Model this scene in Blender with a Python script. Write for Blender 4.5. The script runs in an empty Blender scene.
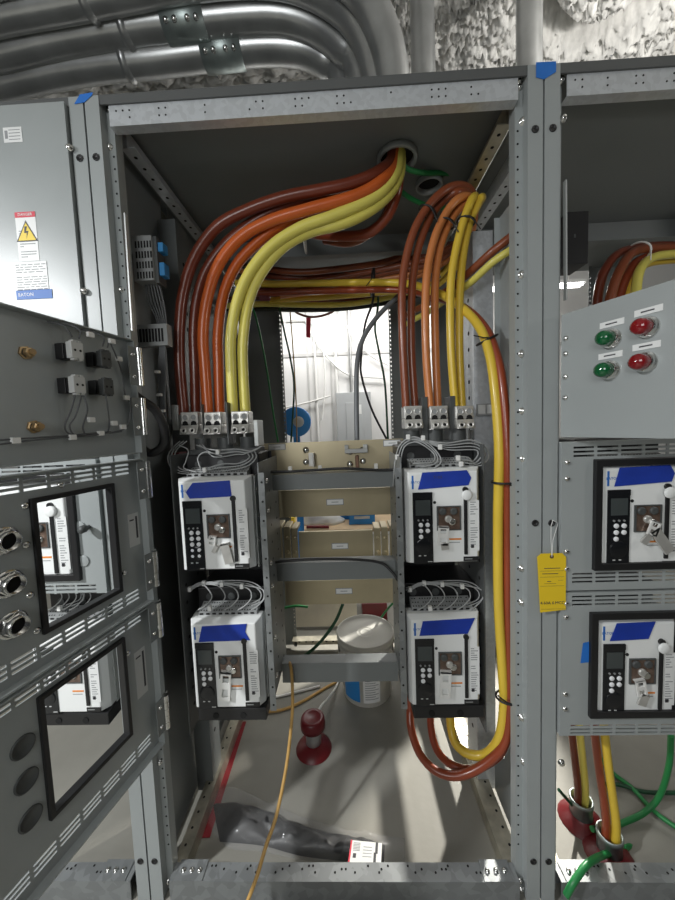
import bpy, math, random
from mathutils import Vector, Matrix, noise
random.seed(7)
sc = bpy.context.scene
COL = sc.collection
# ------------------------------------------------------------------ camera
CR = ((0.99889, 0.028, -0.038), (-0.036, -0.07, -0.997), (-0.030, 0.997, -0.069))
F = 338.0
def rodrigues(r):
    t = math.sqrt(sum(a*a for a in r)); k = [a/t for a in r]
    K = Matrix(((0,-k[2],k[1]),(k[2],0,-k[0]),(-k[1],k[0],0)))
    return Matrix.Identity(3) + K*math.sin(t) + (K@K)*(1-math.cos(t))
B0 = Matrix(((1,0,0),(0,0,-1),(0,1,0)))
RW = rodrigues((0.0700, 0.0290, -0.0370)) @ B0        # world -> camera (x right, y down, z forward)
CAM = Vector((0.0624, -0.9467, 1.4316))
cd = bpy.data.cameras.new('camera'); cam = bpy.data.objects.new('camera', cd); COL.objects.link(cam)
cd.sensor_fit = 'HORIZONTAL'; cd.sensor_width = 36; cd.lens = 36*F/675; cd.clip_start = 0.02
RI = RW.transposed()
cam.matrix_world = Matrix.Translation(CAM) @ (RI @ Matrix(((1,0,0),(0,-1,0),(0,0,-1)))).to_4x4()
sc.camera = cam
def ray(px, py): return RI @ Vector(((px-337.5)/F, (py-450)/F, 1.0))
def at(px, py, Y):
    d = ray(px, py); return CAM + d*((Y-CAM.y)/d.y)
def az(px, py, Z):
    d = ray(px, py); return CAM + d*((Z-CAM.z)/d.z)
def ax(px, py, X):
    d = ray(px, py); return CAM + d*((X-CAM.x)/d.x)
FZ = -0.04          # floor level
PITCH = 1.209       # width of one section
ZT = 2.338
# ------------------------------------------------------------------ materials
def mat(name, col, rough=0.5, metal=0.0, var=0.12, scale=6.0, bump=0.0, bscale=60.0, spec=None, trans=0.0, alpha=1.0, coat=0.0, kind='noise', emit=0.0, col2=None):
    m = bpy.data.materials.new(name); m.use_nodes = True
    nt = m.node_tree; n = nt.nodes; l = nt.links
    b = n['Principled BSDF']
    b.inputs['Roughness'].default_value = rough; b.inputs['Metallic'].default_value = metal
    if spec is not None: b.inputs['Specular IOR Level'].default_value = spec
    if trans: b.inputs['Transmission Weight'].default_value = trans
    if alpha < 1: b.inputs['Alpha'].default_value = alpha
    if coat: b.inputs['Coat Weight'].default_value = coat; b.inputs['Coat Roughness'].default_value = .15
    tc = n.new('ShaderNodeTexCoord')
    if kind == 'noise':
        t = n.new('ShaderNodeTexNoise'); t.inputs['Scale'].default_value = scale; t.inputs['Detail'].default_value = 5
        fac = t.outputs['Fac']
    else:
        t = n.new('ShaderNodeTexVoronoi'); t.inputs['Scale'].default_value = scale
        s = n.new('ShaderNodeSeparateColor'); l.new(t.outputs['Color'], s.inputs['Color']); fac = s.outputs[0]
    l.new(tc.outputs['Object'], t.inputs['Vector'])
    r = n.new('ShaderNodeValToRGB'); l.new(fac, r.inputs['Fac'])
    c2 = col2 or [min(1, c*(1+var)) for c in col]
    c1 = [c*(1-var) for c in col] if col2 is None else col
    r.color_ramp.elements[0].position = .3; r.color_ramp.elements[1].position = .7
    r.color_ramp.elements[0].color = (*c1, 1); r.color_ramp.elements[1].color = (*c2, 1)
    l.new(r.outputs['Color'], b.inputs['Base Color'])
    rr = n.new('ShaderNodeMapRange'); l.new(fac, rr.inputs['Value'])
    rr.inputs['To Min'].default_value = rough*.85; rr.inputs['To Max'].default_value = min(1, rough*1.15)
    l.new(rr.outputs['Result'], b.inputs['Roughness'])
    if bump:
        t2 = n.new('ShaderNodeTexNoise'); t2.inputs['Scale'].default_value = bscale; t2.inputs['Detail'].default_value = 4
        l.new(tc.outputs['Object'], t2.inputs['Vector'])
        bp = n.new('ShaderNodeBump'); bp.inputs['Strength'].default_value = bump; bp.inputs['Distance'].default_value = .004
        l.new(t2.outputs['Fac'], bp.inputs['Height']); l.new(bp.outputs['Normal'], b.inputs['Normal'])
    if emit:
        b.inputs['Emission Color'].default_value = (*col, 1); b.inputs['Emission Strength'].default_value = emit
    return m
M = dict(
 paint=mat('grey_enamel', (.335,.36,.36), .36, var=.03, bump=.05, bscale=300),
 paint2=mat('grey_enamel_shaded', (.19,.205,.205), .45, var=.04),  # same grey enamel, interior shade mixed into its colour
 galvd=mat('dark_galvanised', (.27,.285,.29), .42, .45, var=.10, scale=40, kind='vor'),  # darker galvanised tone for sills, gussets and uprights
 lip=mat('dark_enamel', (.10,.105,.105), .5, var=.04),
 galv=mat('galvanised_steel', (.60,.63,.66), .36, .45, var=.05, scale=90, kind='vor'),
 rail=mat('yellow_zinc_steel', (.50,.47,.38), .42, .75, var=.25, scale=18),
 conduit=mat('conduit_steel', (.50,.51,.51), .30, .78, var=.15, scale=9, bump=.04, bscale=40),
 coup=mat('coupling_steel', (.42,.48,.47), .4, .8, var=.2, scale=14),
 chrome=mat('zinc_bolt', (.75,.75,.73), .22, 1.0, var=.08, scale=30),
 brass=mat('brass_stud', (.50,.36,.20), .35, .9, var=.15, scale=30),
 black=mat('black_plastic', (.012,.012,.013), .42, var=.1),
 blackg=mat('black_gloss', (.01,.011,.013), .2, var=.1),
 hole=mat('hole_dark', (.006,.006,.006), .9, var=.05),
 white=mat('white_plastic', (.82,.835,.825), .38, var=.02, scale=4),
 side=mat('breaker_side_steel', (.55,.57,.56), .4, .35, var=.06),
 screen=mat('grey_screen', (.06,.07,.07), .15, var=.1),
 button=mat('button_white', (.85,.86,.88), .35, var=.02),
 dgrey=mat('dark_grey_plastic', (.07,.075,.075), .5, var=.1),
 mgrey=mat('mid_grey_plastic', (.28,.29,.29), .5, var=.1),
 lgrey=mat('light_grey_label', (.55,.56,.55), .5, var=.05),
 ink=mat('print_ink', (.05,.05,.055), .6, var=.1),
 inkg=mat('print_ink_grey', (.30,.31,.32), .6, var=.1),
 blueink=mat('blue_ink', (.02,.13,.45), .5, var=.05),
 redink=mat('red_ink', (.62,.03,.06), .5, var=.05),
 yelink=mat('yellow_ink', (.85,.62,.03), .5, var=.05),
 label=mat('white_label', (.78,.79,.78), .45, var=.02),
 tape=mat('blue_masking_tape', (.005,.035,.34), .62, var=.12, scale=25, bump=.15, bscale=150),
 tapel=mat('light_blue_masking_tape', (.02,.17,.60), .65, var=.1, scale=25, bump=.1, bscale=150),
 smoke=mat('bronze_window', (.16,.11,.085), .22, .35, var=.35, scale=60),
 steel=mat('bright_steel', (.62,.61,.58), .33, .55, var=.1, scale=30),
 hasp=mat('silver_hasp', (.85,.85,.83), .35, .25, var=.05),
 orangel=mat('orange_stripe', (.75,.25,.04), .5, var=.05),
 brown=mat('brown_cable', (.150,.030,.014), .30, var=.12, scale=8, coat=.25),
 brown2=mat('rust_brown_cable', (.235,.060,.024), .32, var=.12, scale=8, coat=.2),
 orange=mat('orange_cable', (.54,.105,.018), .32, var=.10, scale=8, coat=.25),
 orange2=mat('pale_orange_cable', (.58,.20,.06), .34, var=.10, scale=8, coat=.2),
 rust=mat('red_orange_cable', (.27,.05,.018), .32, var=.12, scale=8, coat=.25),  # red orange, darkened to carry the shadow on the lower feeders
 yellow=mat('lemon_cable', (.72,.64,.13), .36, var=.06, scale=8, coat=.2),
 yellow2=mat('golden_cable', (.72,.50,.05), .36, var=.06, scale=8, coat=.2),
 green=mat('green_wire', (.02,.22,.06), .4, var=.1),
 dgreen=mat('dark_green_wire', (.012,.07,.03), .4, var=.1),
 greyc=mat('grey_cable', (.17,.18,.19), .42, var=.08),
 blackc=mat('black_cable', (.014,.014,.015), .45, var=.1),
 wire=mat('grey_wire', (.36,.37,.37), .45, var=.06),
 wired=mat('dark_grey_wire', (.10,.105,.11), .45, var=.06),
 tie=mat('white_nylon', (.78,.78,.76), .4, var=.02),
 cord=mat('tan_cord', (.55,.33,.10), .5, var=.12, scale=40),
 bus=mat('tin_plated_bus', (.52,.45,.30), .36, .6, var=.12, scale=5),
 copper=mat('dull_copper', (.22,.13,.09), .42, .7, var=.25, scale=12),
 red=mat('red_plastic', (.15,.010,.014), .38, var=.15, scale=10),
 redstripe=mat('red_floor_tape', (.26,.008,.018), .5, var=.15, scale=20),
 pail=mat('white_pail', (.60,.59,.54), .65, var=.06, scale=4),
 carton=mat('beige_carton', (.60,.55,.44), .7, var=.1),
 tag=mat('yellow_tag', (.80,.56,.02), .55, var=.04),
 blue=mat('blue_plastic', (.03,.24,.62), .4, var=.08),
 teal=mat('blue_terminal', (.03,.22,.50), .4, var=.05),
 film=mat('clear_film', (.6,.6,.6), .10, var=.05, alpha=.13, bump=.6, bscale=14),
 lensg=mat('green_lens', (.005,.11,.035), .12, var=.1, coat=.6),
 lensr=mat('red_lens', (.24,.008,.012), .12, var=.1, coat=.6),
 wood=mat('plywood', (.45,.33,.20), .6, var=.15),
 panelg=mat('panelboard_grey', (.46,.48,.49), .4, var=.03),
 wall=mat('white_wall_panel', (.80,.80,.79), .5, var=.02, scale=2),
 wtrim=mat('wall_seam', (.55,.55,.54), .5, var=.05),
 lamp=mat('lamp_tube', (1,.98,.93), .5, var=.0, emit=14),
)
def concrete():
    m = mat('concrete_floor', (.27,.262,.23), .62, var=.16, scale=2.2, bump=.25, bscale=25)
    return m
M['concrete'] = concrete()
M['spray'] = mat('sprayed_fireproofing', (.60,.59,.56), .95, var=.22, scale=14, bump=.9, bscale=55)
# ------------------------------------------------------------------ mesh builder
class MB:
    def __init__(s, fr=None): s.v=[]; s.f=[]; s.fr = fr or Matrix.Identity(4)
    def add(s, vs, fs, mi=0, sm=False):
        o=len(s.v); s.v += [s.fr @ Vector(p) for p in vs]
        s.f += [([i+o for i in f], mi, sm) for f in fs]; return s
    def box(s, x0,x1,y0,y1,z0,z1, mi=0):
        return s.add([(x0,y0,z0),(x1,y0,z0),(x1,y1,z0),(x0,y1,z0),(x0,y0,z1),(x1,y0,z1),(x1,y1,z1),(x0,y1,z1)],
              [(0,3,2,1),(4,5,6,7),(0,1,5,4),(1,2,6,5),(2,3,7,6),(3,0,4,7)], mi)
    def hexa(s, a, b, mi=0):       # two quads (lists of 4 points), joined
        return s.add(list(a)+list(b), [(0,1,2,3),(7,6,5,4),(0,4,5,1),(1,5,6,2),(2,6,7,3),(3,7,4,0)], mi)
    def bar(s, p, q, w, t, up=(0,0,1), mi=0):
        p=Vector(p); q=Vector(q); d=(q-p).normalized(); u=Vector(up); a=d.cross(u)
        if a.length<1e-4: a=d.cross(Vector((1,0,0)))
        a.normalize(); b=a.cross(d).normalized(); a*=w/2; b*=t/2
        return s.hexa([p-a-b,p+a-b,p+a+b,p-a+b],[q-a-b,q+a-b,q+a+b,q-a+b],mi)
    def tube(s, pts, r, n=10, mi=0, caps=True):
        pts=[Vector(p) for p in pts]; N=len(pts); rs = r if isinstance(r,(list,tuple)) else [r]*N
        T=[(pts[min(i+1,N-1)]-pts[max(i-1,0)]).normalized() for i in range(N)]
        u=T[0].orthogonal().normalized(); vs=[]
        for i in range(N):
            u=(u-T[i]*u.dot(T[i])).normalized(); w=T[i].cross(u)
            vs += [pts[i]+(u*math.cos(2*math.pi*k/n)+w*math.sin(2*math.pi*k/n))*rs[i] for k in range(n)]
        fs=[(i*n+k,i*n+(k+1)%n,(i+1)*n+(k+1)%n,(i+1)*n+k) for i in range(N-1) for k in range(n)]
        s.add(vs,fs,mi,True)
        if caps:
            s.add([vs[k] for k in range(n)],[tuple(range(n-1,-1,-1))],mi); s.add([vs[(N-1)*n+k] for k in range(n)],[tuple(range(n))],mi)
        return s
    def cyl(s, p, q, r, n=14, r2=None, mi=0): return s.tube([p,q],[r,r if r2 is None else r2],n,mi)
    def lathe(s, prof, c=(0,0,0), axis=(0,0,1), n=24, mi=0, sm=True):
        c=Vector(c); a=Vector(axis).normalized(); u=a.orthogonal().normalized(); w=a.cross(u); vs=[]
        for r,h in prof: vs += [c+a*h+(u*math.cos(2*math.pi*k/n)+w*math.sin(2*math.pi*k/n))*max(r,1e-5) for k in range(n)]
        P=len(prof)
        return s.add(vs,[(i*n+k,i*n+(k+1)%n,(i+1)*n+(k+1)%n,(i+1)*n+k) for i in range(P-1) for k in range(n)],mi,sm)
    def prism(s, poly, y0, y1, mi=0):      # polygon in x,z extruded along y
        n=len(poly); vs=[(x,y0,z) for x,z in poly]+[(x,y1,z) for x,z in poly]
        return s.add(vs,[tuple(range(n)),tuple(range(2*n-1,n-1,-1))]+[(i,i+n,(i+1)%n+n,(i+1)%n) for i in range(n)],mi)
    def plate(s, u0,u1,v0,v1, y0,y1, holes=(), mi=0):   # in x,z with through holes
        us=sorted({u0,u1,*[h[0] for h in holes],*[h[1] for h in holes]}); vs=sorted({v0,v1,*[h[2] for h in holes],*[h[3] for h in holes]})
        us=[u for u in us if u0<=u<=u1]; vs=[v for v in vs if v0<=v<=v1]
        def solid(i,j):
            if i<0 or j<0 or i>=len(us)-1 or j>=len(vs)-1: return False
            a=(us[i]+us[i+1])/2; b=(vs[j]+vs[j+1])/2
            return not any(h[0]<a<h[1] and h[2]<b<h[3] for h in holes)
        idx={}; V=[]; Fs=[]
        def g(i,j,k):
            if (i,j,k) not in idx: idx[i,j,k]=len(V); V.append((us[i],(y0,y1)[k],vs[j]))
            return idx[i,j,k]
        for i in range(len(us)-1):
            for j in range(len(vs)-1):
                if not solid(i,j): continue
                Fs += [(g(i,j,0),g(i+1,j,0),g(i+1,j+1,0),g(i,j+1,0)),(g(i,j,1),g(i,j+1,1),g(i+1,j+1,1),g(i+1,j,1))]
                if not solid(i-1,j): Fs.append((g(i,j,0),g(i,j+1,0),g(i,j+1,1),g(i,j,1)))
                if not solid(i+1,j): Fs.append((g(i+1,j,0),g(i+1,j,1),g(i+1,j+1,1),g(i+1,j+1,0)))
                if not solid(i,j-1): Fs.append((g(i,j,0),g(i,j,1),g(i+1,j,1),g(i+1,j,0)))
                if not solid(i,j+1): Fs.append((g(i,j+1,0),g(i+1,j+1,0),g(i+1,j+1,1),g(i,j+1,1)))
        return s.add(V,Fs,mi)
    def dots(s, pts, r, nrm, n=8, mi=1, t=.0006):        # small dark punched holes on a face
        for p in pts:
            p=Vector(p); s.cyl(p, p+Vector(nrm)*t, r, n, mi=mi)
        return s
    def build(s, name, mats, parent=None, bev=0, seg=2):
        mats = mats if isinstance(mats,(list,tuple)) else [mats]
        me=bpy.data.meshes.new(name)
        org = Vector((0,0,0))
        if parent is not None: base=WO[parent.name]
        else:
            lo=[min(v[k] for v in s.v) for k in range(3)]; hi=[max(v[k] for v in s.v) for k in range(3)]
            base=Vector(((lo[0]+hi[0])/2,(lo[1]+hi[1])/2,lo[2]))
        me.from_pydata([v-base for v in s.v],[],[f[0] for f in s.f])
        for i,p in enumerate(me.polygons): p.material_index=s.f[i][1]; p.use_smooth=s.f[i][2]
        for m in mats: me.materials.append(M[m] if isinstance(m,str) else m)
        me.validate(); me.update()
        o=bpy.data.objects.new(name,me); COL.objects.link(o)
        WO[o.name]=base
        if parent is not None: o.parent=parent
        else: o.location=base
        if bev:
            b=o.modifiers.new('bevel','BEVEL'); b.width=bev; b.segments=seg; b.limit_method='ANGLE'; b.angle_limit=.6
        return o
WO={}
def tag(o,label,cat,group=None,kind=None):
    if label: o['label']=label
    if cat: o['category']=cat
    if group: o['group']=group
    if kind: o['kind']=kind
    return o
def thing(name,loc,label,cat,group=None,kind=None):
    o=bpy.data.objects.new(name,None); COL.objects.link(o); o.location=loc; o.empty_display_size=.05
    WO[o.name]=Vector(loc); return tag(o,label,cat,group,kind)
def text(txt,size,fr,name,m,parent,wide=1.0,mb=None):
    c=bpy.data.curves.new('t','FONT'); c.body=txt; c.size=size; c.extrude=.0002; c.align_x='CENTER'; c.align_y='CENTER'; c.space_character=wide; c.resolution_u=2
    o=bpy.data.objects.new('t',c); COL.objects.link(o)
    dg=bpy.context.evaluated_depsgraph_get(); dg.update()
    me=bpy.data.meshes.new_from_object(o.evaluated_get(dg))
    b=MB(fr); b.add([v.co.copy() for v in me.vertices],[tuple(p.vertices) for p in me.polygons])
    bpy.data.objects.remove(o); bpy.data.curves.remove(c); bpy.data.meshes.remove(me)
    return b.build(name,m,parent)
def spline(cp, n=9):
    cp=[Vector(p) for p in cp]; P=[cp[0]*2-cp[1]]+cp+[cp[-1]*2-cp[-2]]; out=[]
    for i in range(1,len(P)-2):
        a,b,c,d=P[i-1:i+3]
        for k in range(n):
            t=k/n; out.append(.5*((2*b)+(c-a)*t+(2*a-5*b+4*c-d)*t*t+(3*b-a-3*c+d)*t*t*t))
    out.append(cp[-1]); return out
def P3(l, Y=None): return [az(p[0],p[1],FZ+.012) if len(p)>2 and p[2] is None else at(p[0],p[1],p[2] if len(p)>2 else Y) for p in l]
def cable(name,pts,r,m,label,cat='cable',group=None,n=12,seg=9,parent=None):
    o=MB().tube(spline(pts,seg),r,n).build(name,m,parent)
    return tag(o,label,cat,group) if parent is None else o
FRONT=Matrix.Rotation(math.pi/2,4,'X')            # text facing -y
def bolt(parent,p,nrm=(0,-1,0),r=.009,name='bolt',m='chrome'):
    p=Vector(p); nv=Vector(nrm)
    b=MB(); b.lathe([(r*1.25,0),(r*1.25,r*.25),(r,r*.3),(r*.95,r*.9),(r*.5,r*1.15),(0,r*1.2)],p,nv,12)
    return b.build(name,m,parent)

# ================================================================== SETTING
def struct(o): o['kind']='structure'; return o
b=MB(); b.add([(-6,-4.5,FZ),(7,-4.5,FZ),(7,4.2,FZ),(-6,4.2,FZ)],[(0,1,2,3)]); struct(b.build('floor','concrete'))
# sprayed ceiling, rough real relief
xs=[-6,-4,-3]+[-2.2+.03*i for i in range(80)]+[.2+.0095*i for i in range(220)]+[2.4,2.8,3.2,4,7]; ys=[-4.5,-3,-1.5,-.5]+[.1+.02*i for i in range(28)]+[.66+.0095*i for i in range(85)]+[1.5,1.55,1.6,1.7,1.8,2,2.4,3,4.2]
cx,cy=1.30,.74
def cz(x,y):
    p=Vector((x*40,y*28,0)); q=Vector((x*75,y*60,3))
    z=3.37-.050*(1-abs(noise.noise(p))*2.2)-.022*noise.noise(q)-.05*(noise.noise(Vector((x*4,y*4,7))))
    d=math.hypot((x-cx)*.8,(y-cy)*1.0)
    z+=.20*math.exp(-((d-.22)/.06)**2)*(1 if x>.95 else 0)
    return z
V=[(x,y,cz(x,y)) for y in ys for x in xs]; nx=len(xs)
Fc=[(j*nx+i,(j+1)*nx+i,(j+1)*nx+i+1,j*nx+i+1) for j in range(len(ys)-1) for i in range(nx-1)]
struct(MB().add(V,Fc,0,True).build('ceiling','spray'))
WY=3.55
b=MB(); b.box(-6,7,WY,WY+.1,FZ,3.4)
struct(b.build('wall_back','wall'))
b=MB()
b.box(-6,7,WY-.012,WY,2.36,2.40)
for x in (-1.15,-.42,-.12,.12,.95,1.9,2.6,3.2): b.box(x-.012,x+.012,WY-.010,WY,FZ,3.3)
struct(b.build('trim_1','wtrim'))

# ================================================================== SWITCHGEAR SECTIONS
def post(parent, xs, sg, label=None):
    """steel corner post: face from the seam, return, perforated inner flange"""
    b=MB(); z0=-.035; z1=ZT-.002; t=.0025
    X=lambda a: xs+sg*a
    def bx(a0,a1,y0,y1,za=z0,zb=z1,mi=0):
        u,v=sorted((X(a0),X(a1))); b.box(u,v,y0,y1,za,zb,mi)
    bx(.0025,.041,0,t); bx(.0025,.005,t,.06); bx(.0385,.041,t,.03); bx(.041,.061,.0275,.03); bx(.0585,.061,.03,.060)
    z=.12
    pts=[]
    while z<2.22: pts.append((X(.0535),.0275,z)); z+=.0325
    b.dots(pts,.0030,(0,-1,0),6)
    o=b.build('post',['paint','hole'],parent)
    for zz in (.10,2.18):
        MB().lathe([(.0095,-.001),(.0095,.0022),(.0065,.0022),(.006,.0004),(0,.0004)],(X(.0225),0,zz),(0,-1,0),14).build('bolt_hole','black',parent)
    return o
def shell(parent, cx, left_wall=True, right_wall=True, panels=()):
    hl=PITCH/2
    x0=cx-hl+.003; x1=cx+hl-.003
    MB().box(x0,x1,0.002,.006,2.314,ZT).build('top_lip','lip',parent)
    # roof
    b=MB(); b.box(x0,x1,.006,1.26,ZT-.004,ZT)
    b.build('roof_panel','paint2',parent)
    # galvanised header
    b=MB(); a0=x0+.0595; a1=x1-.0595
    b.box(a0,a1,.0065,.0095,2.264,2.3135); b.box(a0,a1,.0065,.034,2.261,2.264)
    rnd=random.Random(int(cx*100)+50); pts=[]
    x=a0+.02
    while x<a1-.02:
        k=rnd.choice([1,2,2,3])
        for i in range(k):
            for zz in (2.281,2.299):
                if rnd.random()<.85: pts.append((x+i*.018,.0065,zz))
        x+=k*.018+rnd.uniform(.03,.09)
    b.dots(pts,.0026,(0,-1,0),6); b.build('header_beam',['galv','hole'],parent)
    # bottom sill
    b=MB(); b.box(a0,a1,.0,.004,FZ+.002,.030); b.box(a0,a1,.004,.047,.026,.030); b.box(a0,a1,.044,.047,FZ+.002,.026)
    pts=[(a0+.03+i*.021+(.05 if i%5 else 0),.022+(i%3)*.008,.030) for i in range(46) if i%4!=3]
    b.dots(pts,.0035,(0,0,1),6); b.build('sill_beam',['galvd','hole'],parent)
    for xx,s in ((x0+.075,1),(x1-.075,-1)):
        b=MB(); u,v=sorted((xx,xx+s*.09)); b.box(u,v,-.001,.052,.0305,.0335); b.build('gusset_plate','galvd',parent)
        for i in range(3): bolt(parent,(xx+s*(.02+.026*i),.024,.0335),(0,0,1),.006)
    # ceiling braces running back and mid roof beam
    for xx,s in ((x0+.055,1),(x1-.055,-1)):
        b=MB(); u,v=sorted((xx-.017*s,xx+.024*s)); b.box(u,v,.085,.74,2.266,2.269); b.box(xx-.017*s if s>0 else xx, xx if s>0 else xx+.017,.085,.74,2.269,2.322)
        pts=[(xx+s*.004,.12+.045*i,2.266) for i in range(13)]
        b.dots(pts,.0055,(0,0,-1),8); b.build('roof_brace',['rail' if s<0 else 'galv','hole'],parent)
    b=MB(); b.box(x0+.05,x1-.05,.735,.74,2.24,ZT-.005); b.box(x0+.05,x1-.05,.70,.74,2.237,2.24); b.build('roof_beam','paint2',parent)
    # floor side rails
    for xx,s in ((x0+.047,1),(x1-.026,-1)):
        b=MB(); u,v=sorted((xx,xx+s*(.042 if s>0 else .058))); b.box(u,v,.054,1.2,FZ+.001,.02)
        pts=[(xx+s*.017,.10+.05*i,.02) for i in range(21)]
        b.dots(pts,.0045,(0,0,1),8); b.build('floor_rail',['rail','hole'],parent)
    # rear frame: dark rear panels each side of the rear opening
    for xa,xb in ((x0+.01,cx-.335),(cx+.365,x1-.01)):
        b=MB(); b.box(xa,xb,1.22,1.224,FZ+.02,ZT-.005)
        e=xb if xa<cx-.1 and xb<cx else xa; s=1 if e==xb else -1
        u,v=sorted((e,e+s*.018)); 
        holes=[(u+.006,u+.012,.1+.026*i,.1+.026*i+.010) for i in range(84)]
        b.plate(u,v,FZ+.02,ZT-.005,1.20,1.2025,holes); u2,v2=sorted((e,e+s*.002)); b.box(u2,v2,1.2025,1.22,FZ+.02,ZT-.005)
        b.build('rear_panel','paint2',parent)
    b=MB(); b.box(cx-.34,cx+.37,1.20,1.203,FZ+.03,.05); b.box(cx-.34,cx+.37,1.15,1.20,.047,.05); 
    b.dots([(cx-.3+.045*i,1.1985,.015) for i in range(15)],.008,(0,-1,0),8,t=.0016); b.build('rear_sill',['rail','hole'],parent)

center=thing('switchgear_section',(0,0,FZ),'open middle grey switchgear section with breakers and coloured cables inside','switchgear cabinet','switchgear sections')
leftS=thing('switchgear_section',(-PITCH,0,FZ),'grey switchgear section with warning stickers, behind the opened inner doors','switchgear cabinet','switchgear sections')
rightS=thing('switchgear_section',(PITCH,0,FZ),'grey switchgear section with red and green pilot lights on its door','switchgear cabinet','switchgear sections')
SX=-.0045   # centre of the middle section
for sec,c in ((center,SX),(leftS,SX-PITCH),(rightS,SX+PITCH)):
    shell(sec,c); post(sec,c-PITCH/2,1); post(sec,c+PITCH/2,-1)
# bolts on the middle/right posts
for px,py in ((520,81),(520,88)): bolt(center,at(px-1,py,.0275),r=.007)
for px,py in ((523,122),(522,275),(522,354),(523,411),(524,459),(522,568),(522,602),(522,717),(524,761)): bolt(center,at(px,py,.0275),r=.0095)
for px,py in ((110,102.5),(110,110.5),(110,147.5),(121,290),(160,762)): bolt(center,at(px,py,.0275),r=.0075)
for px,py in ((168,881),(172,893)): bolt(center,at(px,py,.0275),r=.007)
for px,py in ((520,880),(521,889)): bolt(center,at(px,py,.0275),r=.007)
for px,py in ((563,119),(561,72),(561,81),(561,762)): bolt(rightS,at(px,py,.02),r=.008)
bolt(leftS,at(70,148,-.005),r=.0075); bolt(leftS,at(84,291,-.005),r=.0075)
# interior side sheets of the middle section
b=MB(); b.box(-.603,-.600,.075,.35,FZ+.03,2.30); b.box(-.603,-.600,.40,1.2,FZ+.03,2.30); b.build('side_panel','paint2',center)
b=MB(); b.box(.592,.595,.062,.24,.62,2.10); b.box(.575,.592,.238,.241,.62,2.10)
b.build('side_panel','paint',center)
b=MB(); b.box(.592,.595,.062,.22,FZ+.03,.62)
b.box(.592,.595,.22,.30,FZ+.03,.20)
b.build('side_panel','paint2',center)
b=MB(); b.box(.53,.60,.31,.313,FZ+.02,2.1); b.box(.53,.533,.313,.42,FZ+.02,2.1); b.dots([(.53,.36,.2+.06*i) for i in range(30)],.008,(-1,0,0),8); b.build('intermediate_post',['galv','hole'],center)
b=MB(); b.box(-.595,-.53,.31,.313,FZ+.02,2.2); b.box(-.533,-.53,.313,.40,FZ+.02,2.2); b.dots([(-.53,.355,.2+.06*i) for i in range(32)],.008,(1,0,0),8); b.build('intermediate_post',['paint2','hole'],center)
for z in (.20,.42): 
    MB().bar((.56,.33,z),(.56,1.2,z),.03,.05).build('side_rail','galv',center)
for z in (.30,1.45): 
    MB().bar((-.59,.33,z),(-.59,1.2,z),.03,.06).build('side_rail','paint2',center)
# upper side beams on the left under the roof
MB().bar((-.585,.05,1.99),(-.585,.72,2.05),.035,.04).build('side_rail','paint2',center)
# narrow bright edge strips beside the posts
for px0,py0,px1,py1,Y in ((125.5,214,133,331,.018),(565,181,565.5,300,.02)):
    a=at(px0,py0,Y); c2=at(px1,py1,Y)
    MB().bar(a,c2,.004,.011,(0,1,0)).build('edge_strip','side',center if px0<300 else rightS)

# ------------------------------------------------------------------ doors
def door(parent, hinge, sg, ang, z0, z1, W, cut=None, slots=(), name='door', hinge_z=(), lab=None, bezel=True, bolts=(), lipm='paint'):
    fr=Matrix.Translation((hinge[0],hinge[1],0)) @ Matrix.Rotation(math.radians(ang),4,'Z') @ Matrix.Diagonal((sg,1,1,1))
    holes=[]
    if cut: holes.append(cut)
    for (s0,s1,za,n) in slots:           # rows of three ventilation slots
        wd=(s1-s0)/n
        for i in range(n):
            for k in range(3): holes.append((s0+i*wd,s0+(i+1)*wd-.007,za-.0115*k-.0055,za-.0115*k))
    b=MB(fr); b.plate(.004,W,z0,z1,-.003,0,holes)
    b.box(.004,W,0,.022,z0,z0+.0025); b.box(.004,W,0,.022,z1-.0025,z1); b.box(.004,.0065,0,.022,z0+.0025,z1-.0025); b.box(W-.0025,W,0,.022,z0+.0025,z1-.0025)
    d=b.build(name,'paint',parent)
    if cut and bezel:
        s0,s1,a,c=cut; w=.007 if ang<-80 else .016
        b=MB(fr); b.plate(s0-w,s1+w,a-w,c+w,-.014,.008,[(s0+.004,s1-.004,a+.004,c-.004)]); b.build('bezel','black',d,bev=.002)
    for z in hinge_z:
        b=MB(fr); b.box(.0,.030,.0225,.0255,z-.052,z+.052,1)
        for i in range(5):
            zz=z-.052+.0208*i; b.cyl((-.004,.026,zz+.0006),(-.004,.026,zz+.0202),.0085,12)
        b.box(-.020,-.006,.016,.019,z-.052,z+.052)
        b.build('hinge',['chrome','paint2'],d)
        for dz in (-.03,.03): 
            bb=MB(fr); bb.lathe([(.0055,0),(.005,.003),(0,.0045)],(.017,.0255,z+dz),(0,1,0),10); bb.build('screw','chrome',d)
    for (s,z,side) in bolts:
        bb=MB(fr); y=0 if side>0 else -.003
        bb.lathe([(.0075,0),(.007,.003),(.004,.0055),(0,.006)],(s,y,z),(0,side,0),12); bb.build('bolt','chrome',d)
    if lab:
        s0,s1,a,c=lab; bb=MB(fr); bb.box(s0,s1,0,.0008,a,c); bb.box(s0+.005,s0+.011,.0008,.0011,a+.02,c-.01,1); bb.box(s0+.016,s1-.004,.0008,.0011,c-.02,c-.016,1); bb.build('label_plate',['lgrey','ink'],d)
    return d,fr
HL=(-.535,-.004)
d1,f1=door(center,HL,1,-103,1.378,1.690,.56,hinge_z=(1.618,1.48),bolts=())
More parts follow.
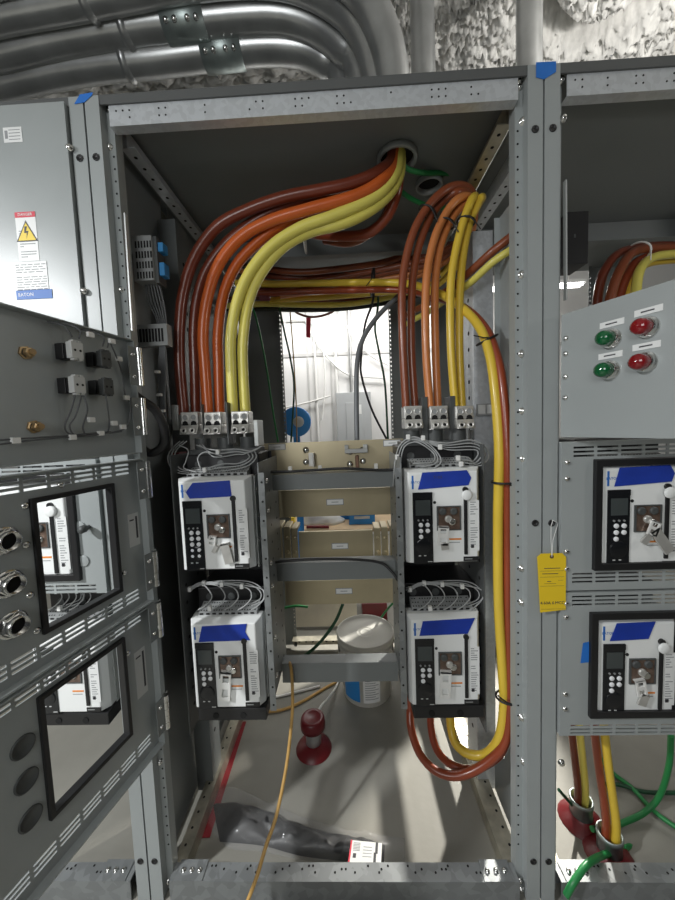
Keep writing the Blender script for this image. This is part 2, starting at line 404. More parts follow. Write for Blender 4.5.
d2,f2=door(center,HL,1,-103,.947,1.362,.56,cut=(.094,.274,1.022,1.300),slots=((.035,.45,1.352,8),(.035,.45,.997,8)),hinge_z=(1.302,1.04),lab=(.016,.05,1.12,1.212),
    bolts=((.288,1.295,1),(.293,1.215,1),(.296,1.11,1),(.290,1.03,1),(.215,1.325,1),(.075,1.06,1)))
d3,f3=door(center,HL,1,-103,.505,.940,.56,cut=(.101,.297,.622,.886),slots=((.035,.45,.931,8),(.035,.45,.560,8)),hinge_z=(.887,.60),lab=(.03,.066,.69,.825),bolts=((.085,.84,1),))
for d,fr,zz in ((d2,f2,(1.236,1.150,1.067)),(d3,f3,(.816,.742,.660))):
    for z in zz:
        if d is d3:
            b=MB(fr); b.lathe([(.022,0),(.022,.003),(.019,.004),(.0185,.002),(0,.002)],(.335,0,z),(0,1,0),24); b.build('hole_plug','dgrey',d); continue
        b=MB(fr); b.lathe([(.027,0),(.027,.003),(.022,.0035)],(.33,0,z),(0,1,0),24); b.lathe([(.023,.003),(.023,.012),(.0205,.014)],(.33,0,z),(0,1,0),6,sm=False)
        b.lathe([(.019,.012),(.019,.022),(.016,.023),(.0155,.010),(0,.010)],(.33,0,z),(0,1,0),20); b.lathe([(.0154,.0108),(0,.0108)],(.33,0,z),(0,1,0),20,mi=1)
        b.build('gland_nut',['chrome' if d is d2 else 'dgrey','hole'],d)
# pilot light backs (contact blocks) on the upper opened door
for s,z,c in ((.188,1.622,'lgrey'),(.118,1.616,'dgrey'),(.190,1.546,'lgrey'),(.118,1.549,'dgrey')):
    b=MB(f1); b.box(s-.013,s+.013,0.0005,.024,z-.017,z+.017,0); b.box(s-.011,s+.011,.024,.034,z-.015,z+.015,0)
    b.box(s-.013,s+.014,.034,.050,z-.018,z+.018,1)
    for dx in (-.006,.006):
        b.cyl((s+dx,.050,z),(s+dx,.0505,z),.0028,8,mi=2); b.box(s+dx-.004,s+dx+.004,.038,.050,z+.018,z+.022,1); b.box(s+dx-.004,s+dx+.004,.038,.050,z-.022,z-.018,1)
    b.build('contact_block',['black',c,'hole'],d1,bev=.001)
for s,z in ((.26,1.607),(.258,1.455)):
    b=MB(f1); b.lathe([(.014,0),(.014,.004),(.010,.005)],(s,0,z),(0,1,0),6,sm=False); b.cyl(f1.inverted()@(f1@Vector((s,.005,z))),(s,.024,z),.006,10); b.lathe([(.010,.008),(.010,.016),(.006,.017)],(s,0,z),(0,1,0),6,sm=False); b.build('stud','brass',d1)
def fl(l): return [f1@Vector(p) for p in l]
wl=[[(0.200,0.046,1.523),(0.200,0.030,1.49),(0.203,0.012,1.455),(0.188,0.008,1.437),(0.138,0.008,1.438),(0.088,0.010,1.44)],
    [(0.185,0.046,1.523),(0.190,0.030,1.48),(0.194,0.014,1.455),(0.178,0.012,1.433),(0.118,0.010,1.435)],
    [(0.180,0.046,1.523),(0.175,0.046,1.49),(0.168,0.020,1.455),(0.158,0.010,1.437)],
    [(0.125,0.046,1.527),(0.123,0.046,1.50),(0.108,0.030,1.46),(0.098,0.012,1.44)],
    [(0.330,0.010,1.430),(0.270,0.012,1.432),(0.200,0.012,1.434),(0.158,0.012,1.436),(0.108,0.012,1.437),(0.050,0.020,1.45),(0.035,0.024,1.50),(0.030,0.022,1.53)],
    [(0.330,0.014,1.422),(0.260,0.012,1.428),(0.208,0.014,1.430),(0.138,0.014,1.433),(0.060,0.014,1.44)],
    [(0.180,0.046,1.65),(0.175,0.046,1.668),(0.183,0.030,1.68),(0.208,0.012,1.682)],
    [(0.123,0.046,1.645),(0.117,0.046,1.665),(0.118,0.030,1.678),(0.148,0.014,1.682)],
    [(0.110,0.046,1.645),(0.103,0.046,1.66),(0.080,0.030,1.65),(0.045,0.014,1.60),(0.040,0.014,1.54),(0.032,0.018,1.52)],
    [(0.195,0.046,1.65),(0.205,0.046,1.665),(0.200,0.030,1.675),(0.220,0.012,1.68)]]
for l in wl: cable('wire',fl(l),.0018,'wired',None,n=6,seg=6,parent=d1)
for s,y,z in ((.118,.012,1.437),(.146,.02,1.47),(.19,.014,1.43),(.08,.014,1.462),(.06,.02,1.452),(.10,.05,1.662),(.155,.05,1.664),(.055,.02,1.63),(.04,.018,1.53),(.30,.012,1.428)):
    MB(f1).box(s-.008,s+.008,y-.004,y+.004,z-.006,z+.006).build('wire_marker','tie',d1,bev=.0015)
# right section doors
HR=(SX+PITCH/2+.043,-.006)
rd1,g1=door(rightS,HR,1,-65,1.380,1.704,.56,name='door',bolts=((.016,1.64,-1),(.016,1.60,-1),(.016,1.54,-1),(.016,1.485,-1)))
rd2,g2=door(rightS,HR,1,0,.947,1.365,.545,cut=(.104,.33,1.022,1.300),slots=((.035,.48,1.352,7),(.035,.48,.997,7)),bolts=((.018,1.31,-1),(.018,1.265,-1),(.018,1.06,-1),(.018,1.01,-1)))
rd3,g3=door(rightS,HR,1,0,.512,.940,.545,cut=(.099,.33,.588,.868),slots=((.035,.48,.931,7),(.035,.48,.545,7)),bolts=((.018,.91,-1),(.018,.87,-1),(.018,.64,-1),(.018,.595,-1)))
# left section: fixed upper panel and one closed lower door (its right column)
HLS=(SX-PITCH/2-.043,-.006)
ld,gl=door(leftS,HLS,-1,0,1.706,2.318,1.1,name='upper_panel')
ld2,gl2=door(leftS,HLS,-1,0,.972,1.365,.545,cut=(.088,.32,1.03,1.31),slots=((.035,.48,1.352,7),(.035,.48,.998,7)))
for s,z in ((.068,1.295),(.066,1.17),(.064,1.07)):
    b=MB(gl2); b.lathe([(.017,0.0),(.017,-.003),(.0155,-.0036),(0,-.0036)],(s,-.003,z),(0,1,0),24); b.build('knockout','paint',ld2)
bb=MB(gl2); bb.lathe([(.006,0),(.006,.012),(.011,.016),(.011,.03),(0,.033)],(.040,-.003,1.17),(0,-1,0),14); bb.build('knob','dgrey',ld2)
# pilot lights on the right door
for s,z,c,nm in ((.121,1.613,'lensg','green'),(.190,1.620,'lensr','red'),(.119,1.540,'lensg','green'),(.188,1.546,'lensr','red')):
    b=MB(g1); b.lathe([(.0225,0),(.0225,.005),(.0205,.006),(.0205,.014),(.018,.016)],(s,-.003,z),(0,-1,0),24)
    b.lathe([(.0175,.015),(.0175,.029),(.016,.036),(.011,.041),(0,.043)],(s,-.003,z),(0,-1,0),20,mi=1)
    o=b.build('pilot_light',['chrome',c],rd1); o['label']=nm+' lens in a chrome collar'
    b=MB(g1); b.box(s-.024,s+.026,-.0045,-.003,z+.028,z+.042); b.box(s-.012,s+.012,-.0048,-.0045,z+.0335,z+.0365,1); b.build('name_plate',['label','ink'],rd1)
# stickers on the left upper panel (illegible small print becomes thin ink lines)
def sticker(parent,x0,x1,z0,z1,y,name='sticker'):
    b=MB(); b.box(x0,x1,y-.0006,y,z0,z1); return b
def pz(px,py,Y=-.009): return at(px,py,Y)
a=pz(14,212); c=pz(41,262); x0,x1,z1,z0=a.x+.002,c.x-.003,a.z-.002,c.z+.004
y=-.0092
b=MB(); b.box(x0,x1,y-.0006,y,z0,z1); b.box(x0,x1,y-.0010,y-.0006,z1-.014,z1,1)
for k,(f0,f1_) in enumerate(((.12,.62),(.12,.78),(.12,.5),(0,0),(.12,.78),(.12,.88),(.12,.3),(0,0),(.12,.9),(.12,.88),(.12,.45))):
    if f1_: zz=z0+.078-.0068*k; b.box(x0+(x1-x0)*f0,x0+(x1-x0)*f1_,y-.0009,y-.0006,zz,zz+.0022,2)
mx=(x0+x1)/2; tz=z1-.022
b.prism([(mx-.030,tz-.055),(mx+.030,tz-.055),(mx,tz)],y-.0010,y-.0006,3); b.prism([(mx-.025,tz-.0525),(mx+.025,tz-.0525),(mx,tz-.006)],y-.0013,y-.0010,4)
b.prism([(mx-.004,tz-.016),(mx+.003,tz-.016),(mx-.001,tz-.028),(mx+.006,tz-.028),(mx-.001,tz-.048),(mx+.001,tz-.033),(mx-.006,tz-.033)],y-.0016,y-.0013,3)
o=b.build('warning_sticker',['label','redink','inkg','ink','yelink'],ld)
text('DANGER',.010,Matrix.Translation((mx,y-.0012,z1-.007))@FRONT,'lettering','label',ld)
a=pz(14,261); c=pz(50,290); x0,x1,z1,z0=a.x,c.x-.002,a.z-.005,c.z+.002
b=MB(); b.box(x0,x1,y-.0010,y-.0004,z0+.001,z1)
rr=random.Random(3)
for k in range(11):
    zz=z1-.006-.0066*k; xa=x0+.004
    if k==4: continue
    while xa<x1-.01:
        ww=rr.uniform(.008,.022); b.box(xa,min(xa+ww,x1-.003),y-.0013,y-.0010,zz-.0022,zz,1); xa+=ww+.004
b.build('information_sticker',['label','inkg'],ld)
b=MB(); b.box(x0-.002,x1+.008,y-.0012,y-.0004,z0-.024,z0); b.build('brand_sticker','blueink',ld)
text('EATON',.013,Matrix.Translation((x0+.026,y-.0014,z0-.012))@FRONT,'lettering','label',ld)
a=pz(3,128); c=pz(23,142); b=MB(); b.box(a.x,c.x,y-.0008,y-.0002,c.z,a.z)
for k in range(4): b.box(a.x+.015,c.x-.005,y-.0011,y-.0008,a.z-.008-.008*k,a.z-.006-.008*k,1)
b.box(a.x+.004,a.x+.012,y-.0011,y-.0008,c.z+.01,a.z-.008,1); b.build('notice_sticker',['label','inkg'],ld,bev=.0003)

# ------------------------------------------------------------------ circuit breakers
def breaker(cx, zt, Y, label, tape_pts, keys, rows=3, handle_pivot=False, terminals=True, base=False, group='low-voltage circuit breakers', marks=None):
    W,H=.230,.295; x0=cx-W/2
    t=thing('circuit_breaker',(cx,Y+.15,zt-H-.03),label,'circuit breaker',group)
    X=lambda u: x0+W*u
    Z=lambda v: zt-H*v
    # front cover with sloped edges
    b=MB(); e=.010
    A=[(x0+e,Y,zt-H+e*.6),(x0+W-e*1.5,Y,zt-H+e*.6),(x0+W-e*1.5,Y,zt-e),(x0+e,Y,zt-e)]
    Bq=[(x0,Y+.022,zt-H),(x0+W,Y+.030,zt-H),(x0+W,Y+.030,zt),(x0,Y+.022,zt)]
    Cq=[(x0,Y+.06,zt-H),(x0+W,Y+.06,zt-H),(x0+W,Y+.06,zt),(x0,Y+.06,zt)]
    b.add(A+Bq+Cq,[(0,1,2,3),(0,4,5,1),(1,5,6,2),(2,6,7,3),(3,7,4,0),(4,8,9,5),(5,9,10,6),(6,10,11,7),(7,11,8,4),(11,10,9,8)])
    b.build('front_cover','white',t,bev=.003,seg=3)
    b=MB(); b.box(x0+.006,x0+W-.006,Y+.060,Y+.235,zt-H-.004,zt-.012); b.build('housing','dgrey',t,bev=.003)
    for xx,s in ((x0-.004,-1),(x0+W+.001,1)):
        b=MB(); b.box(xx,xx+.003,Y+.050,Y+.24,zt-H-.010,zt-.004)
        for q in (.07,.16):
            for zz in (.05,.14,.22): b.lathe([(.005,0),(.0045,.003),(0,.004)],(xx if s<0 else xx+.003,Y+q,zt-zz),(s,0,0),8,mi=1)
        b.build('side_plate',['side','chrome'],t)
    # secondary terminal block with rows of sockets on top
    b=MB()
    b.hexa([(x0+.020,Y+.036,zt+.0005),(x0+W-.016,Y+.036,zt+.0005),(x0+W-.016,Y+.080,zt+.0005),(x0+.020,Y+.080,zt+.0005)],[(x0+.020,Y+.038,zt+.010),(x0+W-.016,Y+.038,zt+.010),(x0+W-.016,Y+.080,zt+.026),(x0+.020,Y+.080,zt+.026)])
    nv=Vector((0,-.016,.042)).normalized()
    for r in range(3):
        for k in range(22):
            if (k+r)%9==4: continue
            f=.15+.33*r; p=Vector((x0+.027+k*.0085,Y+.038+.042*f,zt+.010+.016*f)); b.cyl(p,p+nv*.0007,.0024,6,mi=1)
    for k in range(9):
        b.box(x0+.024+k*.021,x0+.036+k*.021,Y+.0355,Y+.036,zt+.002,zt+.008,1)
    b.build('terminal_block',['mgrey','hole'],t)
    # arc chamber box behind
    b=MB(); b.box(x0-.006,x0+W+.010,Y+.095,Y+.235,zt-.010,zt+.066)
    for k in range(3): b.cyl((x0+.035+.076*k,Y+.0955,zt+.034),(x0+.035+.076*k,Y+.092,zt+.034),.012,14,mi=1)
    b.build('arc_chamber',['black','dgrey'],t,bev=.004)
    if base:
        b=MB(); b.box(x0+.012,x0+W+.006,Y+.004,Y+.21,zt-H-.044,zt-H-.0015)
        for k in range(2): b.cyl((x0+.07+.09*k,Y+.0045,zt-H-.026),(x0+.07+.09*k,Y+.002,zt-H-.026),.010,14,mi=1)
        b.prism([(x0-.008,zt-H-.04),(x0-.002,zt-H-.04),(x0-.002,zt-H+.05),(x0-.008,zt-H+.05)],Y+.05,Y+.2)
        b.build('base_tray',['black','hole'],t,bev=.003)
    # brand plate
    b=MB(); b.box(X(.075),X(.165),Y-.0008,Y+.0005,Z(.205),Z(.055)); b.box(X(.08),X(.105),Y-.0012,Y-.0008,Z(.2),Z(.06),1); b.build('brand_plate',['label','blueink'],t)
    text('EATON',.0105,Matrix.Translation((X(.145),Y-.0013,Z(.13)))@FRONT,'lettering','blueink',t,wide=1.0)
    # trip unit
    b=MB(); b.box(X(.085),X(.345),Y-.0035,Y,Z(.985),Z(.235)); b.box(X(.085),X(.345),Y-.005,Y-.0035,Z(.29),Z(.235))
    b.lathe([(.024,0),(.024,.002),(.020,.003),(0,.0032)],(X(.215),Y-.0035,Z(.80)),(0,-1,0),24)
    b.build('trip_unit','blackg',t,bev=.0012)
    b=MB(); b.box(X(.12),X(.315),Y-.0043,Y-.0034,Z(.475),Z(.315)); b.build('display_screen','screen',t)
    for k in range(3): MB().cyl((X(.155+.06*k),Y-.0034,Z(.525)),(X(.155+.06*k),Y-.006,Z(.525)),.0028,10).build('button','mgrey',t)
    n=0
    for r in range(rows):
        for k in range(2):
            if r==rows-1 and k==1 and rows==3: continue
            p=(X(.185+.09*k),Y-.0034,Z(.575+.062*r)); b=MB(); b.lathe([(.0068,0),(.0068,.002),(.005,.0032),(0,.0036)],p,(0,-1,0),14); b.build('button','button',t)
    b=MB(); b.box(X(.15),X(.18),Y-.0042,Y-.0034,Z(.905),Z(.895)); b.box(X(.22),X(.25),Y-.0042,Y-.0034,Z(.905),Z(.895)); b.box(X(.27),X(.33),Y-.0042,Y-.0034,Z(.968),Z(.96)); b.build('trip_unit_print','lgrey',t)
    MB().cyl((X(.375),Y+.001,Z(.345)),(X(.375),Y-.0012,Z(.345)),.0045,12).build('indicator_dot','hole',t)
    # mechanism window
    b=MB(); b.plate(X(.40),X(.715),Z(.640),Z(.385),Y-.004,Y+.0005,[(X(.42),X(.70),Z(.632),Z(.395))]); b.box(X(.42),X(.70),Y-.002,Y,Z(.632),Z(.395),1)
    b.build('mechanism_window',['dgrey','smoke'],t)
    for u,v,m in ((.475,.44,'dgrey'),(.62,.44,'dgrey'),(.55,.52,'steel'),(.60,.55,'chrome')):
        b=MB(); b.lathe([(.011,0),(.011,.004),(.008,.006),(.005,.0055),(0,.0055)],(X(u),Y-.002,Z(v)),(0,-1,0),16); b.build('push_button',m,t)
    # charging handle slot
    b=MB(); b.box(X(.752),X(.800),Y-.005,Y,Z(.90),Z(.20)); b.cyl((X(.775),Y,Z(.22)),(X(.775),Y-.006,Z(.22)),.0085,14); b.build('charging_handle','black',t,bev=.002)
    if handle_pivot:
        b=MB(); b.lathe([(.0155,0),(.0155,.004),(.012,.006),(0,.0065)],(X(.79),Y-.005,Z(.275)),(0,-1,0),20); b.build('handle_pivot','white',t)
    # rating label print
    b=MB(); b.box(X(.828),X(.955),Y-.0006,Y+.0002,Z(.865),Z(.335)); rr=random.Random(int(cx*1000)%97)
    for k in range(20):
        v=.35+.0245*k
        if k in (6,7,10): continue
        b.box(X(.84),X(.84+rr.uniform(.04,.10)),Y-.0010,Y-.0006,Z(v+.009),Z(v),1)
    b.box(X(.845),X(.885),Y-.0010,Y-.0006,Z(.835),Z(.80),2); b.build('rating_label',['label','inkg','ink'],t)
    b=MB(); b.box(X(.745),X(.945),Y-.002,Y+.0002,Z(.972),Z(.925)); b.box(X(.76),X(.86),Y-.0023,Y-.002,Z(.953),Z(.944),1); b.build('name_strip',['black','mgrey'],t)
    b=MB(); b.box(X(.56),X(.72),Y-.0008,Y+.0002,Z(.745),Z(.728)); b.box(X(.56),X(.70),Y-.0008,Y+.0002,Z(.775),Z(.768),1); b.build('warning_stripe',['orangel','inkg'],t)
    # key interlock / padlock hasp
    for (u,v,w,h,rot,hole) in keys:
        fr=Matrix.Translation((X(u),Y-.010,Z(v)))@Matrix.Rotation(math.radians(rot),4,'Y')
        b=MB(fr); w*=W; h*=H
        b.plate(-w/2,w/2,-h/2,h/2,-.0025,.0025,[(-w*.28,w*.28,h*.12,h*.36),(-w*.28,w*.28,-h*.38,-h*.10)] if hole else [])
        b.box(-w/2,w/2,-.0025,.010,h*.42,h*.5); b.build('hasp' if hole else 'key','hasp' if hole else 'steel',t,bev=.0007)
    # tape strip
    if tape_pts:
        pts=[(X(u),Z(v)) for u,v in tape_pts]
        b=MB(); b.prism(pts,Y-.0022,Y-.0014); b.build('tape_strip','tape',t)
        if marks: text(marks,.013,Matrix.Translation((X(.42),Y-.0024,Z(.085)))@FRONT,'handwriting','ink',t)
    return t
TP=[[(.16,.205),(.22,.03),(.80,.02),(.855,.10),(.82,.175)],[(.15,.20),(.20,.04),(.90,.015),(.85,.10),(.80,.185)],[(.19,.21),(.14,.14),(.24,.045),(.745,.03),(.76,.20),(.50,.205)],[(.14,.225),(.20,.05),(.83,.03),(.80,.12),(.86,.215)]]
breaker(.349,1.292,.075,'white circuit breaker below the brown, orange and golden cables, marked tape on it',TP[0],[(.47,.69,.14,.20,4,True),(.49,.80,.10,.07,-8,False)],3,True,marks='T103')
breaker(.346,.828,.075,'white circuit breaker above the looped red cables, over the pail side',TP[1],[(.48,.73,.15,.30,3,True)],3,False,base=True)
breaker(-.360,1.288,.075,'white circuit breaker below the thick maroon and lemon cables, with keys hanging from it',TP[2],[(.47,.66,.10,.10,10,True),(.66,.80,.12,.22,-12,False),(.50,.75,.05,.08,30,False)],5,False)
breaker(-.352,.829,.075,'white circuit breaker above the red floor stripe, with a long silver hasp',TP[3],[(.49,.71,.15,.33,6,True)],3,False,base=True)
breaker(-.346+PITCH,1.300,-.012,'white circuit breaker in the upper black bezel, with a bunch of chrome keys',TP[0],[(.60,.60,.12,.14,20,True),(.70,.72,.12,.26,-35,False),(.52,.70,.08,.10,40,False)],3,True)
breaker(-.350+PITCH,.860,-.012,'white circuit breaker in the lower black bezel of the closed door',[(.16,.205),(.24,.03),(.70,.02),(.62,.19)],[(.52,.66,.12,.16,-10,True),(.55,.78,.10,.12,20,False)],3,True)
breaker(.350-PITCH,1.302,-.012,'white circuit breaker seen through the upper opened door window','',[],3,True)
breaker(.345-PITCH,.832,.06,'white circuit breaker seen through the lower opened door window','',[],3,False,base=True)

# ------------------------------------------------------------------ lugs
def lug(px,py,Y,label):
    p=at(px,py,Y); s=.030
    t=thing('cable_lug',(p.x,p.y,p.z-.05),label,'terminal lug','cable lugs above the breakers')
    b=MB(); b.box(p.x-s,p.x+s,p.y-.012,p.y+.045,p.z-.012,p.z+.030)
    b.hexa([(p.x-s,p.y-.030,p.z-.045),(p.x+s,p.y-.030,p.z-.045),(p.x+s,p.y+.045,p.z-.045),(p.x-s,p.y+.045,p.z-.045)],[(p.x-s,p.y-.012,p.z-.012),(p.x+s,p.y-.012,p.z-.012),(p.x+s,p.y+.045,p.z-.012),(p.x-s,p.y+.045,p.z-.012)])
    b.build('body','steel',t,bev=.003)
    for dx in (-.0145,.0145):
        b=MB(); b.lathe([(.012,0),(.012,.0015),(.009,.0018),(.0085,.0005),(0,.0005)],(p.x+dx,p.y-.012,p.z+.012),(0,-1,0),18); b.lathe([(.0085,.0007),(0,.0007)],(p.x+dx,p.y-.012,p.z+.012),(0,-1,0),18,mi=1); b.build('sight_hole',['steel','mgrey'],t)
        nv=Vector((0,-.033,.018)).normalized(); q=Vector((p.x+dx,p.y-.022,p.z-.034))
        b=MB(); b.lathe([(.012,-.002),(.012,.008),(.010,.010),(.006,.0095),(.0055,.004),(0,.004)],q,Vector((0,-1,.25)),16); b.lathe([(.0055,.0045),(0,.0045)],q,Vector((0,-1,.25)),12,mi=1); b.build('set_screw',['steel','hole'],t)
        b=MB(); b.prism([(p.x+dx-.011,p.z-.016),(p.x+dx+.011,p.z-.016),(p.x+dx+.008,p.z-.003),(p.x+dx,p.z+.001),(p.x+dx-.008,p.z-.003)],p.y-.0135,p.y-.012); b.build('recess','hole',t)
    return t
LY=.20
for px,py,l in ((191,421,'steel two-hole lug gripping the maroon cable pair'),(214,421,'steel two-hole lug gripping the bright orange cable pair'),(241,420,'steel two-hole lug gripping the lemon yellow cable pair'),
                (412.5,415,'steel two-hole lug gripping the rust brown cable pair'),(438,415,'steel two-hole lug gripping the pale orange cable pair'),(463.5,415,'steel two-hole lug gripping the golden yellow cable pair')): lug(px,py,LY,l)
def barrier(px0,px1,py0,py1,Y,m,label):
    a=at(px0,py0,Y); c=at(px1,py1,Y); b=MB(); b.box(a.x,c.x,Y,Y+.07,c.z,a.z); tag(b.build('phase_barrier',m,bev=.002),label,'barrier','phase barriers between the lugs')
barrier(201,204.5,404,445,LY-.02,'dgrey','dark upright barrier between the maroon and orange cable lugs')
barrier(225,229.5,402,445,LY-.02,'dgrey','dark upright barrier between the orange and lemon cable lugs')
barrier(421.5,428.5,397,440,LY+.0,'dgrey','dark upright barrier between the rust brown and pale orange lugs')
barrier(449.5,456,396,440,LY+.0,'dgrey','dark upright barrier between the pale orange and golden lugs')
barrier(253,259,420,446,LY-.02,'side','grey end barrier to the side of the lemon cable lug')
# lug stand: black insulating block under the lugs
for x0,x1,zz,l in ((-.478,-.245,1.343,'black insulating block carrying the lugs of the thick cables'),(.245,.475,1.343,'black insulating block carrying the lugs of the thinner cables')):
    b=MB(); b.box(x0,x1,LY-.01,LY+.10,zz,zz+.028)
    for k in range(3): 
        xc=x0+(x1-x0)*(.16+.34*k); b.cyl((xc,LY+.02,zz+.028),(xc,LY+.02,zz+.065),.028,16)
    tag(b.build('insulator_block','dgrey',bev=.003),l,'insulator')
# ------------------------------------------------------------------ power cables
R1=.0182; Y0=.215
Lc=[('brown','maroon cable, outermost of the thick bundle at the side box',[(184,415),(180,370),(179.5,330),(184,290),(196,255),(218,226),(250,209),(285,197),(320,190),(352,183),(378,172),(391,160,.235),(394,140,.24)],0),
    ('brown','maroon cable, second one in of the thick bundle',[(196,415),(195,370),(194,330),(198,296),(208,268),(230,240),(262,217),(295,203),(325,195),(355,187),(380,176),(393,163,.25),(396,142,.25)],.035),
    ('orange','bright orange cable next to the maroon pair in the thick bundle',[(208,415),(205,370),(203,335),(207,300),(218,266),(240,238),(270,221),(305,210),(335,202),(362,193),(383,180),(395,166,.235),(397,144,.24)],0),
    ('orange','bright orange cable next to the lemon pair in the thick bundle',[(219.5,415),(218.5,370),(218,335),(223,297),(236,266),(258,242),(287,222),(316,212),(345,205),(368,196),(386,183),(396,168,.25),(398,146,.25)],.035),
    ('yellow','lemon yellow cable, upper one of the thick pair',[(233,413),(231,370),(231,335),(237,302),(250,272),(272,246),(300,228),(330,217),(355,207),(376,196),(391,181),(398,166,.235),(399,148,.24)],.012),
    ('yellow','lemon yellow cable, innermost of the thick bundle',[(245.5,413),(243,370),(243,340),(248,304),(260,275),(282,248),(310,232),(338,225),(360,216),(380,203),(394,187),(400,170,.25),(400,148,.25)],.034)]
for m,l,pts,dy in Lc:
    pp=[at(p[0],p[1],(p[2] if len(p)>2 else Y0+dy)) for p in pts]
    cable('power_cable',pp,R1,m,l,'cable','thick cables to the first breaker column',n=16)
# the orange cable curling below the lemon ones
cable('power_cable',P3([(399,150,.27),(399,170,.27),(396,195,.29),(386,218,.32),(366,234,.36),(335,236,.42),(308,233,.50),(285,226,.60)]),R1,'rust','dark orange cable curling below the lemon yellow cables to the back','cable','cables to the rear bundle',n=16)
cable('power_cable',P3([(397,150,.31),(397,175,.31),(391,203,.33),(378,226,.36),(352,242,.42),(325,240,.5)]),R1*.9,'brown2','brown cable curling behind the dark orange one below the roof hole','cable','cables to the rear bundle',n=16)
R2=.0133; Y1=.215
Rc=[('brown2','rust brown cable, outer one of the thinner bundle',[(406,408),(403,350),(402,290),(407,254),(416,226),(430,204),(447,189),(462,186,.25),(472,193,.30),(474,210,.38),(462,238,.48),(430,258,.58),(390,268,.64),(330,279,.66),(268,288,.68),(240,280,.8)],0),
    ('brown2','rust brown cable, inner one of the thinner bundle',[(415,408),(411.5,350),(412,290),(418,250),(430,218),(444,200),(458,192,.23),(470,195,.30),(474,215,.40),(460,243,.50),(430,264,.60),(390,272,.66),(330,285,.68),(268,293,.70),(240,286,.8)],.03),
    ('orange2','pale orange cable, outer one of the thinner bundle',[(430,408),(426,350),(426,285),(433,243),(445,215),(457,200),(468,197,.25),(474,206,.32),(472,225,.40),(455,248,.52),(425,268,.62),(390,278,.68),(330,281,.72),(268,283,.74),(236,268,.8)],0),
    ('orange2','pale orange cable, inner one of the thinner bundle',[(438,408),(435.5,350),(435,288),(440,248),(450,222),(460,208),(470,204,.26),(474,214,.34),(470,235,.42),(452,256,.55),(425,273,.64),(390,283,.70),(340,288,.74),(280,296,.74)],.03),
    ('yellow2','golden yellow cable, outer one of the thinner bundle',[(455,406),(451,350),(450.5,290),(454.5,257),(462,226),(470,203),(474,197,.24),(475,198,.32),(470,207,.42),(463,227,.52),(452,260,.62),(430,282,.68),(390,288,.72),(330,291,.76),(270,288,.78)],0),
    ('yellow2','golden yellow cable, inner one of the thinner bundle',[(462,406),(459.5,350),(460,290),(464,250),(470,222),(478,203),(481,198,.25),(482,199,.33),(477,208,.42),(470,228,.52),(458,264,.64),(430,289,.72),(390,292,.74),(330,297,.78),(270,300,.80)],.025)]
for m,l,pts,dy in Rc:
    pp=[at(p[0],p[1],(p[2] if len(p)>2 else Y1+dy)) for p in pts]
    cable('power_cable',pp,R2,m,l,'cable','thinner cables to the second breaker column',n=14)
# rear diagonal pair at the right of the thin bundle
cable('power_cable',P3([(512,236,.17),(492,252,.20),(470,272,.265),(448,290,.36),(425,305,.54),(400,318,.7)]),.0135,'brown2','brown cable slanting down behind the golden pair','cable','slanting cables behind the golden pair',n=14)
cable('power_cable',P3([(514,248,.155),(493,262,.185),(470,283,.255),(450,297,.35),(428,312,.53),(402,326,.7)]),.012,'yellow','yellow cable slanting down behind the golden pair','cable','slanting cables behind the golden pair',n=14)
# long feeders across the back and down the right wall to the lower breaker
long=[('yellow2','yellow feeder cable crossing the back, then down the side wall to the lower breaker',[(236,283,.66),(270,284,.64),(330,283,.60),(398,283,.48),(432,291,.36),(457,304,.27),(478,325,.19),(489,352,.14),(495,391,.11),(499,450,.09),(498,520,.085),(498.5,600,.085),(502,663,.085),(504,705,.09),(499,738,.10),(486,754,.12),(469,754,.14),(456,744,.17),(451,728,.20),(450,708,.22),(450,695,.22)],.0145),
      ('rust','orange feeder cable crossing the back, then down the side wall in a wide loop',[(236,294,.68),(270,293,.66),(330,291,.62),(398,290,.50),(435,297,.37),(464,308,.27),(485,328,.185),(497,357,.13),(503,391,.10),(507,450,.082),(507.5,520,.08),(508,600,.08),(509.5,660,.08),(510,710,.08),(505,742,.085),(488,762,.09),(462,775,.10),(438,772,.12),(420,754,.15),(411,728,.18),(410,708,.21),(410,696,.21)],.0135),
      ('rust','red orange feeder cable curving under the lower breaker in the middle loop',[(480,330,.24),(500,372,.16),(506,420,.125),(508,480,.12),(509,600,.12),(510,690,.12),(509,728,.12),(499,755,.125),(474,769,.13),(452,765,.15),(437,750,.17),(431,728,.20),(431,708,.22),(431,696,.22)],.0125)]
for m,l,pts,r in long: cable('feeder_cable',P3(pts),r,m,l,'cable','feeder cables looping to the lower breaker',n=14)
# horizontal rear cables (one golden over black)
for l,m,pts,r in (('yellow cable stretched across the rear opening under the bundle','yellow',[(225,306,.80),(262,304,.84),(310,305,.88),(350,304,.86),(390,297,.84),(430,286,.86)],.014),
                  ('black cable stretched just under the yellow one across the rear opening','blackc',[(225,309,.86),(262,309,.90),(310,310,.94),(350,308,.92),(390,302,.90),(430,292,.90)],.012),
                  ('dark brown cable bowed across the rear opening under the bundle','brown',[(225,300,.95),(262,297,1.0),(310,300,1.0),(350,301,1.0),(392,296,1.0),(430,286,1.0)],.016),
                  ('brown cable, uppermost of the rear bundle','brown2',[(240,262,.92),(262,268,.90),(300,272,.88),(345,268,.86),(385,262,.84),(410,252,.84),(450,235,.80)],.016),
                  ('maroon cable behind the rear bundle, second from its top','brown',[(240,272,.98),(262,275,.96),(300,278,.94),(345,275,.92),(385,268,.90),(412,259,.88),(452,240,.84)],.016)):
    cable('rear_cable',P3(pts),r,m,l,'cable','cables across the rear opening')
